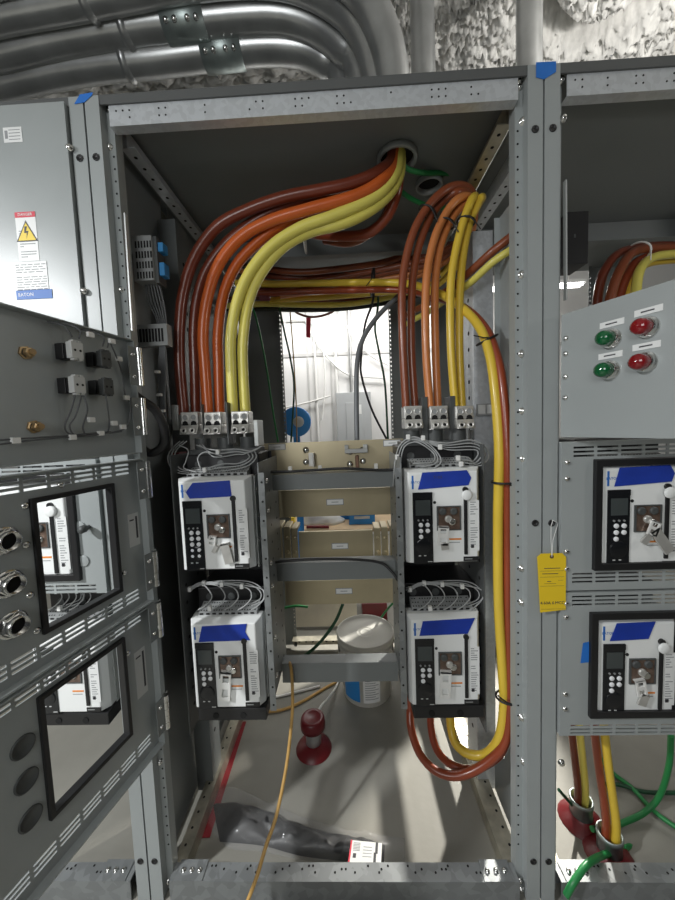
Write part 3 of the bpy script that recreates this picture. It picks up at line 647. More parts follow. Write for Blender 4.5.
cable('grey_cable',P3([(357,442,.45),(356.5,410,.47),(357,365,.50),(362.5,340,.52),(375.5,319,.55),(393,301,.58),(410,287,.62),(440,276,.66)]),.0105,'greyc','grey flexible cable rising from the top bus plate to the rear bundle','cable')
wires=[('black wire hanging beside the grey cable, bowed to the post','blackc',[(374,268,.60),(373,300,.7),(365,325,.8),(361,360,.82),(362,378,.82),(372,410,.84),(387,440,.84)],.006),
 ('dark green wire snaking to the rear post','dgreen',[(378,268,.70),(378,305,.85),(375,328,.88),(379,352,.9),(385,385,.92),(388,440,.92)],.006),
 ('bright green wire hanging across the dark rear panel','green',[(250,300,.7),(258,325,.75),(266,365,.78),(272,405,.8),(278,442,.82)],.005),
 ('dark green wire hanging along the rear opening edge','dgreen',[(279,305,.9),(284,330,.95),(291,362,1.0),(294,390,1.0),(291,442,1.0)],.0055),
 ('pale yellow wire hanging by the blue reel','cord',[(290,310,1.1),(293,350,1.15),(296,400,1.2),(297,442,1.2)],.004),
 ('green wire below the roof near the round hole','green',[(400,163,.25),(410,170,.28),(425,173,.32),(443,173,.36),(458,176,.40),(466,182,.42)],.0085),
 ('green wire dropping from the second roof fitting','green',[(399,190,.34),(410,198,.36),(425,205,.40),(440,208,.44),(455,206,.5)],.0085),
 ('dark green wire arching below the lower bus plate','dgreen',[(343,604,.62),(335,622,.62),(322,640,.60),(306,655,.56),(292,661,.52)],.0075),
 ('green wire end at the lower crossbeam','green',[(282,648,.48),(286,656,.48),(293,664,.47)],.006),
 ('green wire beside the pail rim','green',[(393,603,.9),(386,611,.95),(378,622,1.0)],.006),
 ('short green wire under the lower bus plate','green',[(285,608,.9),(296,606,.9),(308,607,.9)],.007)]
for l,m,pts,r in wires: cable('wire',P3(pts),r,m,l,'wire','loose wires in the middle section',n=8)
# green wires in the right section bottom
for l,m,pts,r in (('green wire looping from the closed door bottom to the floor conduit','green',[(671,735,.18),(669,765,.2),(660,795,.22),(645,812,.22),(625,822,.2),(605,829,.18),(592,829,.16)],.009),
                  ('green wire in front of the right section sill','green',[(566,896,-.02),(575,880,-.012),(590,862,.02),(612,852,.10),(640,844,.16),(680,832,.2)],.009),
                  ('green wire crossing the right section diagonally','green',[(596,752,None),(612,772,None),(632,788,None),(655,812,None),(680,830,None)],.008),
                  ('dark green wire crossing behind the door bottom','dgreen',[(598,784,None),(620,785,None),(645,792,None),(680,793,None)],.007),
                  ('dark green wire lying from post to floor conduit','dgreen',[(559,790,.2),(575,808,.22),(590,822,.2),(601,830,.18)],.006)):
    cable('wire',P3(pts),r,m,l,'wire','loose green wires in the right section',n=8)
# cable ties
def tie(p,d,r1,r2,m,label,tail=True):
    p=Vector(p); d=Vector(d).normalized(); u=d.cross(Vector((0,1,0))).normalized(); w=Vector((0,1,0))
    pts=[p+u*(r1*math.cos(a))+w*(r2*math.sin(a)) for a in [2*math.pi*k/18 for k in range(19)]]
    b=MB(); b.tube(pts,.0035,6); 
    if tail: b.tube([p-w*r2,p-w*r2+u*.02+d*.01,p-w*r2+u*.045+d*.03],.002,5)
    tag(b.build('cable_tie',m),label,'cable tie','cable ties on the cables')
def tiep(x,y,x2,y2,Y,r1,m,l,r2=.03,tail=True): tie(at(x,y,Y),at(x2,y2,Y)-at(x,y,Y),r1,r2,m,l,tail)
tiep(427.5,212,419,228,.23,.030,'blackc','black cable tie around the rust brown pair')
tiep(445.5,224,438,247,.23,.029,'blackc','black cable tie around the pale orange pair')
tiep(466,222,459,250,.228,.028,'blackc','black cable tie around the golden pair')
tiep(487,340,480,325,.17,.034,'blackc','black cable tie on the feeder cables near their bend')
tiep(503,482,503,520,.08,.032,'blackc','black cable tie on the feeder cables beside the upper breaker',)
tiep(508,697,508,650,.08,.036,'blackc','black cable tie on the feeder cables above their loop')
tiep(372,283,360,283,.60,.050,'blackc','black cable tie around the rear bundle by the black wire',r2=.08)
tiep(305,243,320,242,.46,.032,'tie','white cable tie on the dark orange cable',r2=.05)
# red tape wrap
b=MB(); c0=at(266,288,.69); b.tube([at(259,288,.69),at(267,289,.69),at(275,288,.69)],.030,14); b.box(c0.x-.025,c0.x+.025,c0.y-.032,c0.y-.030,c0.z-.07,c0.z-.02); tag(b.build('red_tape_wrap','red'),'red tape wrapped round the end of the rear bundle','tape')
# ------------------------------------------------------------------ roof bushings
def bushing(x,y,R,label,n=20,deep=True):
    b=MB(); b.lathe([(R*.90,0),(R*1.02,-.003),(R*1.03,-.018),(R*.98,-.021),(R*.86,-.019),(R*.84,.0)],(x,y,ZT-.005),(0,0,1),n)
    b.lathe([(R*.85,-.001),(0,-.001)],(x,y,ZT-.005),(0,0,1),n,mi=1)
    tag(b.build('conduit_bushing',['paint','hole']),label,'conduit bushing','conduit bushings under the roof')
h=az(397,160,ZT-.02); bushing(h.x,h.y,.066,'grey round bushing where the thick cables leave the roof')
h=az(429,183,ZT-.01); bushing(h.x,h.y,.048,'grey ring of an empty round hole in the roof')
# ------------------------------------------------------------------ overhead conduits
def pipe(name,pts,r,label,coups=(),group='large conduits above the switchgear',m='conduit',screws=True):
    sp=spline(pts,10); t=thing(name,pts[-1],label,'conduit',group)
    MB().tube(sp,r,24).build('pipe',m,t)
    N=len(sp)-1
    for f,L,k in coups:
        i=int(f*N); p=sp[i]; d=(sp[min(i+1,N)]-sp[max(i-1,0)]).normalized()
        b=MB(); a=p-d*L/2; c=p+d*L/2
        if k=='sleeve':
            b.tube([a,a+d*.002,c-d*.002,c],[r+.001,r+.006,r+.006,r+.001],24); b.build('coupling','coup',t)
            side=d.cross(Vector((0,0,1))).normalized(); 
            for q in (-.35,-.15,.15,.35):
                s0=p+d*(L*q); nv=(Vector((0,-.75,-.65))).normalized(); bolt(t,s0+nv*(r+.005),nv,.008,'screw')
        else:
            b.tube([a,p-d*.004,p+d*.004,c],[r+.001,r+.009,r+.009,r+.001],24); b.build('joint_ring',m,t)
    return t
Yc=.50; pipe('conduit',[at(-160,112,Yc),at(-70,97,Yc),at(0,84,Yc),at(50,73,Yc),at(100,65,Yc),at(150,60,Yc),at(223,51,Yc),at(265,47,Yc),at(300,49,Yc),at(325,60,Yc),at(342,76,Yc),Vector((at(348,84,Yc).x,Yc,ZT))],.056,'lowest large steel conduit bending down into the roof',((.42,.03,'r'),(.55,.16,'sleeve')))
Yc=.42; pipe('conduit',[at(-160,82,Yc),at(-70,67,Yc),at(0,53,Yc),at(60,39,Yc),at(133,27,Yc),at(180,22,Yc),at(243,16,Yc),at(283,16,Yc),at(315,26,Yc),at(342,46,Yc),at(360,74,Yc),Vector((at(366,86,Yc).x,Yc,ZT))],.054,'second large steel conduit from the bottom, its couplings screwed',((.36,.03,'r'),(.47,.16,'sleeve')))
Yc=.33; pipe('conduit',[at(-160,48,Yc),at(-70,30,Yc),at(0,15,Yc),at(60,4,Yc),at(115,-6,Yc),at(180,-18,Yc),at(243,-24,Yc),at(290,-20,Yc),at(330,-2,Yc),at(358,25,Yc),at(376,72,Yc),Vector((at(382,88,Yc).x,Yc,ZT))],.052,'third large steel conduit from the bottom, leaving the photo at its top',((.32,.03,'r'),))
Yc=.245; pipe('conduit',[at(-160,10,Yc),at(-70,-10,Yc),at(60,-40,Yc),at(180,-58,Yc),at(270,-56,Yc),at(325,-38,Yc),at(362,-8,Yc),at(382,30,Yc),at(393,75,Yc),Vector((.262,Yc,ZT))],.052,'outermost large steel conduit, nearest to the thin vertical pipes',())
for px,l in ((423,'vertical steel conduit beside the bent conduits'),(529,'vertical steel conduit behind the blue taped post')):
    p=at(px,55,.62); pipe('vertical_conduit',[(p.x,.62,ZT),(p.x,.62,2.8),(p.x,.62,3.40)],.050,l,(),'vertical conduits')
# ------------------------------------------------------------------ blue tape on the posts
def tapeon(pts,Y,label,m='tapel'):
    pp=[at(x,y,Y) for x,y in pts]; b=MB(); b.prism([(p.x,p.z) for p in pp],Y-.0006,Y); tag(b.build('painters_tape',m),label,'tape')
tapeon([(74.5,104),(80,94.5),(93,92.5),(92,95.5),(84.5,102.5),(76,104)],-.001,'pale blue tape across the top of the posts beside the stickered panel')
tapeon([(536,77.5),(536,62.5),(556,61.5),(556,72),(544,79.5)],-.001,'pale blue tape across the top of the posts between two open bays')
tapeon([(583,643),(592,641),(590,662),(580.5,663)],-.0095,'small blue tape patch on the closed door below the yellow tag','tapel')
# ------------------------------------------------------------------ bus structure
fr=thing('breaker_frame',(0,.3,FZ),'steel frame of perforated uprights and grey crossbeams between the breakers','frame')
b=MB(); b.box(-.215,-.212,.07,.34,.53,1.33); b.box(-.212,-.196,.07,.073,.53,1.30); b.dots([(-.204,.07,.55+.06*i) for i in range(13)],.0035,(0,-1,0),8); b.dots([(-.212,.11+.09*(i%3),.56+.06*(i//3)) for i in range(36)],.0045,(1,0,0),8); b.build('upright',['galvd','hole'],fr)
b=MB(); b.box(.219,.222,.07,.34,.53,1.33); b.box(.203,.219,.07,.073,.53,1.30); b.dots([(.211,.07,.55+.06*i) for i in range(13)],.0035,(0,-1,0),8); b.dots([(.219,.11+.09*(i%3),.56+.06*(i//3)) for i in range(36)],.0045,(-1,0,0),8); b.build('upright',['galvd','hole'],fr)
for xx in (-.50,.478):
    b=MB(); b.box(xx,xx+.003,.10,.36,.42,1.36); b.dots([(xx if xx>0 else xx+.003,.14+.09*(i%3),.5+.06*(i//3)) for i in range(42)],.006,(1 if xx<0 else -1,0,0),8); b.build('upright',['lip','hole'],fr)
for x0_,x1_ in ((-.492,-.225),(.232,.452)):
    MB().box(x0_,x1_,.312,.318,.50,1.35).build('dark_backing','black',fr)  # black sheets added so the open gaps round the breakers stay dark
for (y0,y1) in ((473,488.5),(562,580),(663,682)):
    a=at(270,y0,.25); c=at(400,y1,.25); z1=(a.z+at(400,y0,.25).z)/2; z0=(at(270,y1,.25).z+c.z)/2
    b=MB(); b.box(-.212,.219,.25,.254,z0,z1); b.box(-.212,.219,.254,.30,z1-.004,z1); b.build('crossbeam','paint2',fr)
for xx,s in ((-.212,1),(.219,-1)):
    for zz in (1.26,1.16,.98,.90,.72,.58):
        bb=MB(); bb.lathe([(.009,0),(.008,.005),(0,.007)],(xx,.16,zz),(s,0,0),8); bb.build('bolt','chrome',fr)
def bus(y0,y1,xa,xb,Y,label,lab_px=(),label_y=None):
    zt=at(335,y0,Y).z; zb=at(335,y1,Y).z; xl=at(xa,(y0+y1)/2,Y).x; xr=at(xb,(y0+y1)/2,Y).x
    t=thing('bus_plate',((xl+xr)/2,Y,zb),label,'busbar','tin-plated bus plates'); MB().box(xl,xr,Y,Y+.012,zb,zt).build('plate','bus',t,bev=.001)
    for (px,py) in lab_px:
        p=at(px,py,Y); b=MB(); b.box(p.x-.035,p.x+.035,Y-.001,Y,p.z-.013,p.z+.013,1); b.box(p.x-.032,p.x+.032,Y-.0014,Y-.001,p.z-.010,p.z+.010,0); b.box(p.x-.014,p.x+.014,Y-.0018,Y-.0014,p.z-.0015,p.z+.0015,1); b.build('label_plate',['label','inkg'],t)
    return t
t1=bus(441,471,262,404,.40,'tin-plated bus plate, topmost between the breakers, a grey cable on it',((277,447),(392,443)))
for px,py in ((306,450),(306,462),(350,452),(350,464),(362,450),(363,461)): bolt(t1,at(px,py,.40),r=.010)
p=at(312,459,.40); b=MB(); b.box(p.x-.012,p.x+.012,.385,.40,p.z-.028,p.z+.026); b.box(p.x+.006,p.x+.012,.36,.385,p.z-.028,p.z+.026); b.build('bracket','steel',t1,bev=.002)
p=at(356,451,.40); b=MB(); b.box(p.x-.045,p.x+.045,.375,.40,p.z-.006,p.z+.010); b.box(p.x-.045,p.x-.030,.375,.40,p.z+.010,p.z+.026); b.box(p.x+.028,p.x+.045,.375,.40,p.z+.010,p.z+.026); b.build('cable_clamp','lgrey',t1,bev=.002)
p=at(357,460,.40); b=MB(); b.box(p.x-.007,p.x+.007,.388,.40,p.z-.035,p.z+.02); b.build('ground_lug','copper',t1,bev=.002)
bus(489,516,272,392,.40,'tin-plated bus plate, second from the top, directly under a crossbeam',((335,502),))
bus(531,562,299,373,.43,'tin-plated bus plate, third from the top, between two riser stacks',((340,546),))
bus(580,604,285,394,.40,'tin-plated bus plate, lowest, above the pail lid',((344,591),))
k=0
for side,pxs in (('second-column',(393,384.5,377)),('first-column',(278,286.5,294))):
    for q,px in enumerate(pxs):
        Yb=.36+.025*q; p=at(px,526,Yb); z0=at(px,566,Yb).z
        s=1 if px<330 else -1; b=MB(); x=p.x
        b.box(x-.013,x+.013,Yb,Yb+.012,z0,p.z-.004*q); b.box(x-.013,x+.013,Yb+.012,Yb+.09,p.z-.016-.004*q,p.z-.004*q)
        for zz in (.35,.7): b.lathe([(.008,0),(.008,.004),(.004,.006),(0,.006)],(x,Yb,z0+(p.z-z0)*zz),(0,-1,0),10)
        o=b.build('bus_riser','bus',bev=.006,seg=3)
        tag(o,('outer','middle','inner')[q]+' bent tin-plated riser beside the third bus plate, '+('first' if s>0 else 'second')+' breaker column','busbar','bent bus risers')
# copper stabs at the side of the right breakers
for y0,y1,m,l in ((430,456,'mgrey','grey shunt block beside the golden cable lug'),(487,511,'copper','dull copper stab plate beside the upper tape-marked breaker, higher one'),(514,529,'side','pale plate between the two copper stab plates'),(530,556,'copper','dull copper stab plate beside the upper tape-marked breaker, lower one'),(576,603,'copper','dull copper stab plate above the lower breaker of the second column')):
    a=at(470,y0,.33); c=at(496,y1,.33); b=MB(); b.box(a.x,c.x,.33,.35,c.z,a.z)
    if m=='copper':
        for q in range(3): b.lathe([(.012,0),(.012,.004),(.006,.006),(0,.006)],(at(488,y0+5+8*q,.33).x,.33,at(488,y0+4+8*q,.33).z),(0,-1,0),10)
    tag(b.build('stab_plate',m,bev=.001),l,'busbar','plates beside the second breaker column')
b=MB(); a=at(477,404,.3); c=at(495,415,.3); b.box(a.x,c.x,.3,.34,c.z,a.z); b.box(a.x+.004,(a.x+c.x)/2-.003,.298,.3,c.z+.006,a.z-.004,1); b.box((a.x+c.x)/2+.003,c.x-.004,.298,.3,c.z+.006,a.z-.004,1); tag(b.build('terminal_cover',['mgrey','lgrey']),'small grey terminal cover beside the golden cable lug','terminal')
# wire runs on the crossbeams
cable('control_wire',P3([(262,472,.23),(290,471.5,.235),(316,470,.235),(345,468.5,.235),(380,470,.235),(400,468,.225),(408,455,.2)]),.005,'blackc','black control wire lying along the top crossbeam','wire','control wires on the crossbeams',n=8)
cable('control_wire',P3([(268,563,.23),(300,560,.235),(340,559,.235),(378,562,.235),(392,572,.22),(402,586,.19),(410,588,.17)]),.005,'blackc','black control wire lying along the middle crossbeam','wire','control wires on the crossbeams',n=8)
for px,py,l in ((290,470,'first'),(320,469,'second'),(376,467,'third')):
    p=at(px,py,.238); b=MB(); b.box(p.x-.006,p.x+.006,p.y-.004,p.y+.012,p.z-.006,p.z+.012); tag(b.build('wire_clip','tie',bev=.001),l+' white wire clip along the top crossbeam','clip','wire clips on the top crossbeam')
# ------------------------------------------------------------------ wire harnesses over the breakers
def harness(label,paths,ties,m='wire',r=.0021):
    t=thing('wire_harness',at(*paths[0][0]),label,'wire bundle','control wire harnesses over the breakers')
    for p in paths: cable('wire',P3(p),r,m,None,n=6,seg=7,parent=t)
    for x,y,Y in ties:
        p=at(x,y,Y); MB().box(p.x-.006,p.x+.006,p.y-.007,p.y+.005,p.z-.008,p.z+.008).build('cable_tie','tie',t,bev=.002)
    return t
pth=[]
for k in range(3):
    o=k*3.6; pth.append([(393+o*.8,486,.15),(395+o*.8,462,.15),(400+o*.6,445+o*.3,.145),(412+o*.3,437+o*.7,.14),(425-o*.2,441+o*.6,.13),(437-o*.4,452+o*.3,.12),(441-o*1.1,462,.105),(432-o*1.5,469-o*.8,.095),(420-o,468-o*.6,.095)])
for k in range(4):
    o=k*3.2; pth.append([(410,437+o*.3,.15),(430,441+o*.3,.135),(448,443+o*.7,.13),(470,440+o,.13),(484-o*.7,446+o*.5,.13),(489-o*1.2,456,.125),(482-o,465-o*.4,.115),(468,466-o*.9,.105),(455,464-o*.8,.10)])
harness('pale grey wire harness looped over the tape-marked breaker of the second column',pth,((397,457,.145),(408,437,.14),(423,438,.13),(440,447,.125),(458,458,.10),(461,464,.095)))
pth=[]
for k in range(3):
    o=k*3.5; pth.append([(180+o,441,.17),(171+o*.8,450,.16),(168+o,461,.15),(176+o,472-o*.3,.14),(196+o,474-o*.7,.13),(222,471-o,.125),(245-o,467-o*.5,.125),(256-o,458,.13),(254-o,450+o*.3,.15)])
for k in range(3):
    o=k*3.4; pth.append([(196+o,445,.17),(214,450+o,.15),(236,449+o*.8,.14),(252-o,451+o*.4,.14),(262,446,.15)])
pth.append([(178,445,.16),(188,450,.14),(186,461,.125),(184,468,.115),(196,472,.11)]); pth.append([(201,470,.11),(198,458,.125),(206,452,.14),(222,456,.14)])
harness('dark grey wire harness looped over the breaker with hanging keys',pth,((218,452,.14),(176,465,.145),(205,470,.12)),'wire',.0020)
def lower(label,x,xr,m):
    P=[]
    for k in range(5):
        x2=x+12+k*(xr-x-16)/5; P.append([(x+4,592-k*.8,.16),(x+14+k*2,586-k,.14),(x2+8,585+k*.6,.13),(x2+16,596,.115),(x2+10,605,.105),(x2+2,610,.10)])
    P.append([(x+2,588,.17),(x+25,582,.16),(xr-20,581,.15),(xr-4,589,.14),(xr-3,600,.125),(xr-15,606,.11)])
    P.append([(x+2,590,.17),(x+25,584,.16),(xr-22,583,.15),(xr-7,590,.14),(xr-6,599,.125),(xr-20,605,.11)])
    return harness(label,P,((x+6,589,.155),(x+20,583,.14),(x+38,584,.135),(x+58,586,.13),(x+26,608,.10)),m,.0020)
lower('grey wire harness over the lower breaker of the second column',404,484,'wire')
lower('grey wire harness over the lower breaker with the long hasp',184,266,'wire')
lower('grey wire harness over the breaker seen in the lower door window',34,86,'wire')
# ------------------------------------------------------------------ left side control gear
t=thing('power_supply',at(150,280,.12),'small grey vented control box with blue connectors on the inner side wall','control box')
a=at(131,236,.10); c=at(154,280,.10); b=MB(); b.box(a.x,c.x,.10,.15,c.z,a.z)
for r in range(4):
    for k in range(6):
        xx=a.x+.010+k*.009; zz=a.z-.016-.030*r; b.box(xx,xx+.005,.0992,.10,zz-.020,zz,1)
b.build('case',['mgrey','hole'],t,bev=.002)
b=MB(); b.box(c.x,c.x+.010,.11,.155,c.z-.004,a.z+.002); b.build('mounting_bracket','dgrey',t)
for y0,y1 in ((243,252),(263,276)):
    p=at(159,y0,.12); q=at(165,y1,.12); MB().box(c.x+.0105,c.x+.027,.115,.145,q.z,p.z).build('connector','teal',t,bev=.002)
b=MB(); a=at(134,325,.13); c=at(168,345,.13); b.box(a.x,c.x,.13,.16,c.z,a.z)
for k in range(9): b.box(a.x+.006+.010*k,a.x+.012+.010*k,.1285,.13,c.z+.012,a.z-.014,1)
tag(b.build('terminal_strip',['mgrey','hole']),'grey terminal strip below the vented control box','terminal')
b=MB(); b.tube(spline(P3([(129,390,.03),(140,399,.03),(155,410,.05),(164,428,.07),(163,445,.09),(152,453,.09),(143,449,.08),(139,440,.08)]),8),.013,12)
tag(b.build('flexible_sleeve','blackc'),'thick black flexible sleeve arching beside the door hinges','cable sleeve')
t=thing('control_wires',at(150,340,.14),'dark control wires with white ties running below the vented control box','wire bundle')
for k in range(6): cable('wire',P3([(146+k*2.5,283,.13),(148+k*3,300,.14),(156+k*2,318,.15),(160+k*1.2,332,.14),(160+k,350,.14),(158+k*1.5,375,.14),(160+k,400,.13),(162+k,440,.13)]),.0028,'wired',None,n=6,seg=6,parent=t)
for px,py in ((158,372),(160,395),(163,411),(166,432)): 
    p=at(px,py,.125); MB().box(p.x-.008,p.x+.008,p.y-.008,p.y+.002,p.z-.004,p.z+.004).build('cable_tie','tie',t,bev=.001)
b=MB(); a=at(171,405,.19); c=at(179,430,.19); b.box(a.x,c.x,.19,.24,c.z,a.z); tag(b.build('current_transformer_link','side',bev=.002),'small pale bracket beside the maroon cable lug','bracket')
b=MB(); a=at(171,430,.22); c=at(180,700,.22); b.box(a.x-.01,a.x+.012,.24,.30,.50,1.36); tag(b.build('insulated_bar','red'),'dark red insulated bar behind the first breaker column','busbar')
# black box in right section
a=at(567,212,.08); c=at(588,263,.08); b=MB(); b.box(a.x,c.x,.08,.16,c.z,a.z); b.box(a.x+.02,a.x+.025,.079,.08,(a.z+c.z)/2,(a.z+c.z)/2+.01,1); tag(b.build('control_box',['black','dgrey'],bev=.002),'black control box on the inner wall of the pilot light section','control box')
# cables in right section upper bay
for m,l,pts in (('brown','maroon cable curving behind the pilot light door, outermost',[(596,320,.35),(598,295,.35),(605,270,.36),(622,252,.40),(655,246,.5),(700,246,.6)]),
                ('brown2','brown cable curving behind the pilot light door, second',[(607,320,.31),(611,295,.31),(620,270,.33),(634,252,.38),(660,248,.46),(700,249,.55)]),
                ('rust','red orange cable low behind the pilot light door',[(617,322,.37),(619,300,.37),(627,276,.38),(645,258,.44),(700,252,.6)]),
                ('yellow','lemon cable curving behind the pilot light door, on the inside of the bend',[(637,312,.33),(636,292,.33),(640,270,.35),(652,258,.40),(675,254,.46),(710,253,.52)]),
                ('yellow2','golden cable between the brown and lemon ones behind the pilot light door',[(626,318,.40),(627,298,.40),(634,275,.41),(652,262,.47),(700,258,.6)])):
    cable('power_cable',P3(pts),.0155,m,l,'cable','cables in the pilot light section',n=14)
tiep(638,252,626,262,.40,.034,'tie','white cable tie around the cables behind the pilot light door',.05)
# conduits and cables at the right section floor
def stub(px,py,label,Yz=FZ,r=.033):
    p=az(px,py,FZ); t=thing('floor_conduit',p,label,'conduit stub','conduit stubs in the floor'); return t,p
for px,py,R,l in ((609,856,.035,'silver floor conduit with yellow and orange cables in a red skirt'),(581,820,.035,'shadowed floor conduit behind the post with dark cables')):
    p=az(px,py,FZ); t=thing('floor_conduit',p,l,'conduit stub','conduit stubs in the floor')
    MB().lathe([(R*2.1,0.0005),(R*1.9,.01),(R*1.25,.022),(R*1.05,.03)],p,(0,0,1),20).build('skirt','red',t)
    MB().lathe([(R,0.0),(R,.07),(R*1.06,.07),(R*1.08,.085),(R*1.0,.088),(R*.88,.085),(R*.86,.03)],p,(0,0,1),24).build('pipe','coup',t)  # darker steel stands in for the shade over these stubs
q=az(609,856,FZ); q2=az(581,820,FZ)
for m,l,base,dx,dy,px,r in (('rust','red orange cable rising from the silver floor conduit',q,-.010,.004,590,.0125),('yellow2','yellow cable rising from the silver floor conduit',q,.013,-.008,598,.0125),
                     ('brown','maroon cable rising from the shadowed floor conduit',q2,-.014,0,565,.0125),('yellow','yellow cable rising from the shadowed floor conduit',q2,.012,0,574,.0125)):
    top=at(px,700,base.y+.02)
    cable('power_cable',[(base.x+dx,base.y+dy,FZ+.05),(base.x+dx,base.y+dy,FZ+.14),((base.x+dx+top.x)/2,base.y+dy+.01,.30),(top.x,base.y+dy+.02,.55),(top.x,base.y+dy+.05,.80)],r,m,l,'cable','cables rising from the floor conduits')
# ------------------------------------------------------------------ yellow tag
Yt=-.012
t=thing('hang_tag',at(552,614,Yt),'yellow paper tag hung on a string over the post beside the closed door','tag')
b=MB(); pp=[at(x,y,Yt) for x,y in ((540,612.5),(565.5,609.5),(566,557),(562,553),(541,553.5),(537,557))]
b.prism([(p.x,p.z) for p in pp],Yt-.0008,Yt)
ph=at(551.5,556.5,Yt); b.cyl(ph+Vector((0,-.0008,0)),ph+Vector((0,-.0014,0)),.0055,12,mi=1)
for x0,x1,y in ((544,560,568),(542,558,573.5),(540,564,571),(540,564,577),(547,551,581),(558,563,580),(540,564,586),(544,556,583.5),(541,565,609)):
    a=at(x0,y,Yt); c=at(x1,y,Yt); th=.0018 if y in (568,573.5,581) else .0006; b.box(a.x,c.x,Yt-.0011,Yt-.0008,a.z-th,a.z,2)
b.build('card',['tag','copper','ink'],t)
text('4.60A 6.MCC',.0120,Matrix.Translation(at(552.5,603,Yt-.0012))@FRONT,'handwriting','ink',t)
b=MB(); b.tube([ph+Vector((0,-.0012,0)),at(551,540,Yt),at(551,526,-.012),at(553,520,-.006)],.0009,5); b.tube([ph+Vector((.0005,-.0012,0)),at(553,540,Yt),at(558,523,-.012),at(552,520,-.006)],.0009,5); b.build('string','tie',t)
for px in (535,551.5): MB().lathe([(.0095,-.001),(.0095,.0022),(.0065,.0022),(.006,.0004),(0,.0004)],at(px,523,0),(0,-1,0),14).build('bolt_hole','black',center if px<543 else rightS)
# ------------------------------------------------------------------ pail
p=az(366,683,FZ); pc=Vector((.122,.850,FZ))
t=thing('pail',pc,'large white plastic pail with a dirty grey lid on the floor','bucket')
b=MB(); b.lathe([(.128,0.001),(.131,.004),(.142,.215),(.152,.215),(.152,.222),(.144,.226),(.145,.245),(.154,.247),(.154,.255),(.146,.258),(.147,.285),(.154,.287),(.154,.295),(.146,.297),(.147,.325)],pc,(0,0,1),40); b.lathe([(.128,.001),(0,.001)],pc,(0,0,1),40); b.build('body','pail',t)
b=MB(); b.lathe([(.150,.312),(.157,.314),(.158,.342),(.154,.346),(.148,.344),(.146,.334),(.10,.333),(.05,.333),(.048,.3345),(.044,.3345),(.042,.333),(.03,.333),(.028,.3345),(.024,.3345),(.022,.333),(0,.333)],pc,(0,0,1),40); b.build('lid','pail',t)
b=MB()
for (a0,a1,z0,z1,mi) in ((-150,-108,.03,.205,0),(-100,-62,.03,.205,1)):
    n=8; vs=[]
    for k in range(n+1):
        A=math.radians(a0+(a1-a0)*k/n)
        for z in (z0,z1):
            r=.1315+.0105*(z-.004)/.211+.0012; vs.append((pc.x+r*math.cos(A),pc.y+r*math.sin(A),FZ+z))
    b.add(vs,[(2*k,2*k+2,2*k+3,2*k+1) for k in range(n)],mi,True)
for i in range(9):
    A0=math.radians(-96); A1=math.radians(-66-(i*7)%14); r=.1355+.0004*i; z=.05+.013*i
    vs=[]
    for k in range(7):
        A=A0+(A1-A0)*k/6; rr_=.1315+.0105*(z-.004)/.211+.0020
        for zz in (z,z+.004): vs.append((pc.x+rr_*math.cos(A),pc.y+rr_*math.sin(A),FZ+zz))
    b.add(vs,[(2*k,2*k+2,2*k+3,2*k+1) for k in range(6)],2,True)
b.build('wrap_label',['blue','label','inkg'],t)
b=MB(); pts=[(pc.x+.150*math.cos(A),pc.y-.154*abs(math.sin(A))-.004,FZ+.27-.10*abs(math.sin(A))**1.5) for A in [math.pi*k/16+math.pi for k in range(17)]]; b.tube(pts,.0025,6); b.build('bail_handle','dgrey',t)
# ------------------------------------------------------------------ floor items
p=az(314,748,FZ)
t=thing('floor_bushing',p,'red plastic conduit cap over a silver stub in a dark red skirt on the floor','conduit stub')
MB().lathe([(.082,.0005),(.074,.012),(.054,.026),(.036,.034)],p,(0,0,1),24).build('skirt','red',t)
MB().lathe([(.035,.0),(.035,.115)],p,(0,0,1),24).build('pipe','conduit',t)
MB().lathe([(.046,.108),(.056,.106),(.057,.125),(.053,.148),(.044,.156),(.034,.150),(0,.148)],p,(0,0,1),24).build('cap','red',t)
cable('drag_line',[p+Vector((.01,.02,.12)),p+Vector((.03,.08,.13)),p+Vector((.06,.22,.06)),p+Vector((.10,.38,.01)),p+Vector((.14,.6,.006))],.006,'tie','white pull rope trailing from the red floor cap','rope',n=8)
# red floor stripe
a=az(243.5,722,FZ); c=az(222.5,787,FZ); e=az(206,838,FZ)
b=MB(); w=.014
for p0,p1 in ((a,c),(c,e)):
    d=(p1-p0).normalized(); n_=Vector((-d.y,d.x,0))*w
    b.hexa([p0-n_+Vector((0,0,.0005)),p0+n_+Vector((0,0,.0005)),p1+n_+Vector((0,0,.0005)),p1-n_+Vector((0,0,.0005))],[p0-n_+Vector((0,0,.002)),p0+n_+Vector((0,0,.002)),p1+n_+Vector((0,0,.002)),p1-n_+Vector((0,0,.002))])
tag(b.build('floor_tape','redstripe'),'red tape strip stuck on the floor along the side rail','tape')
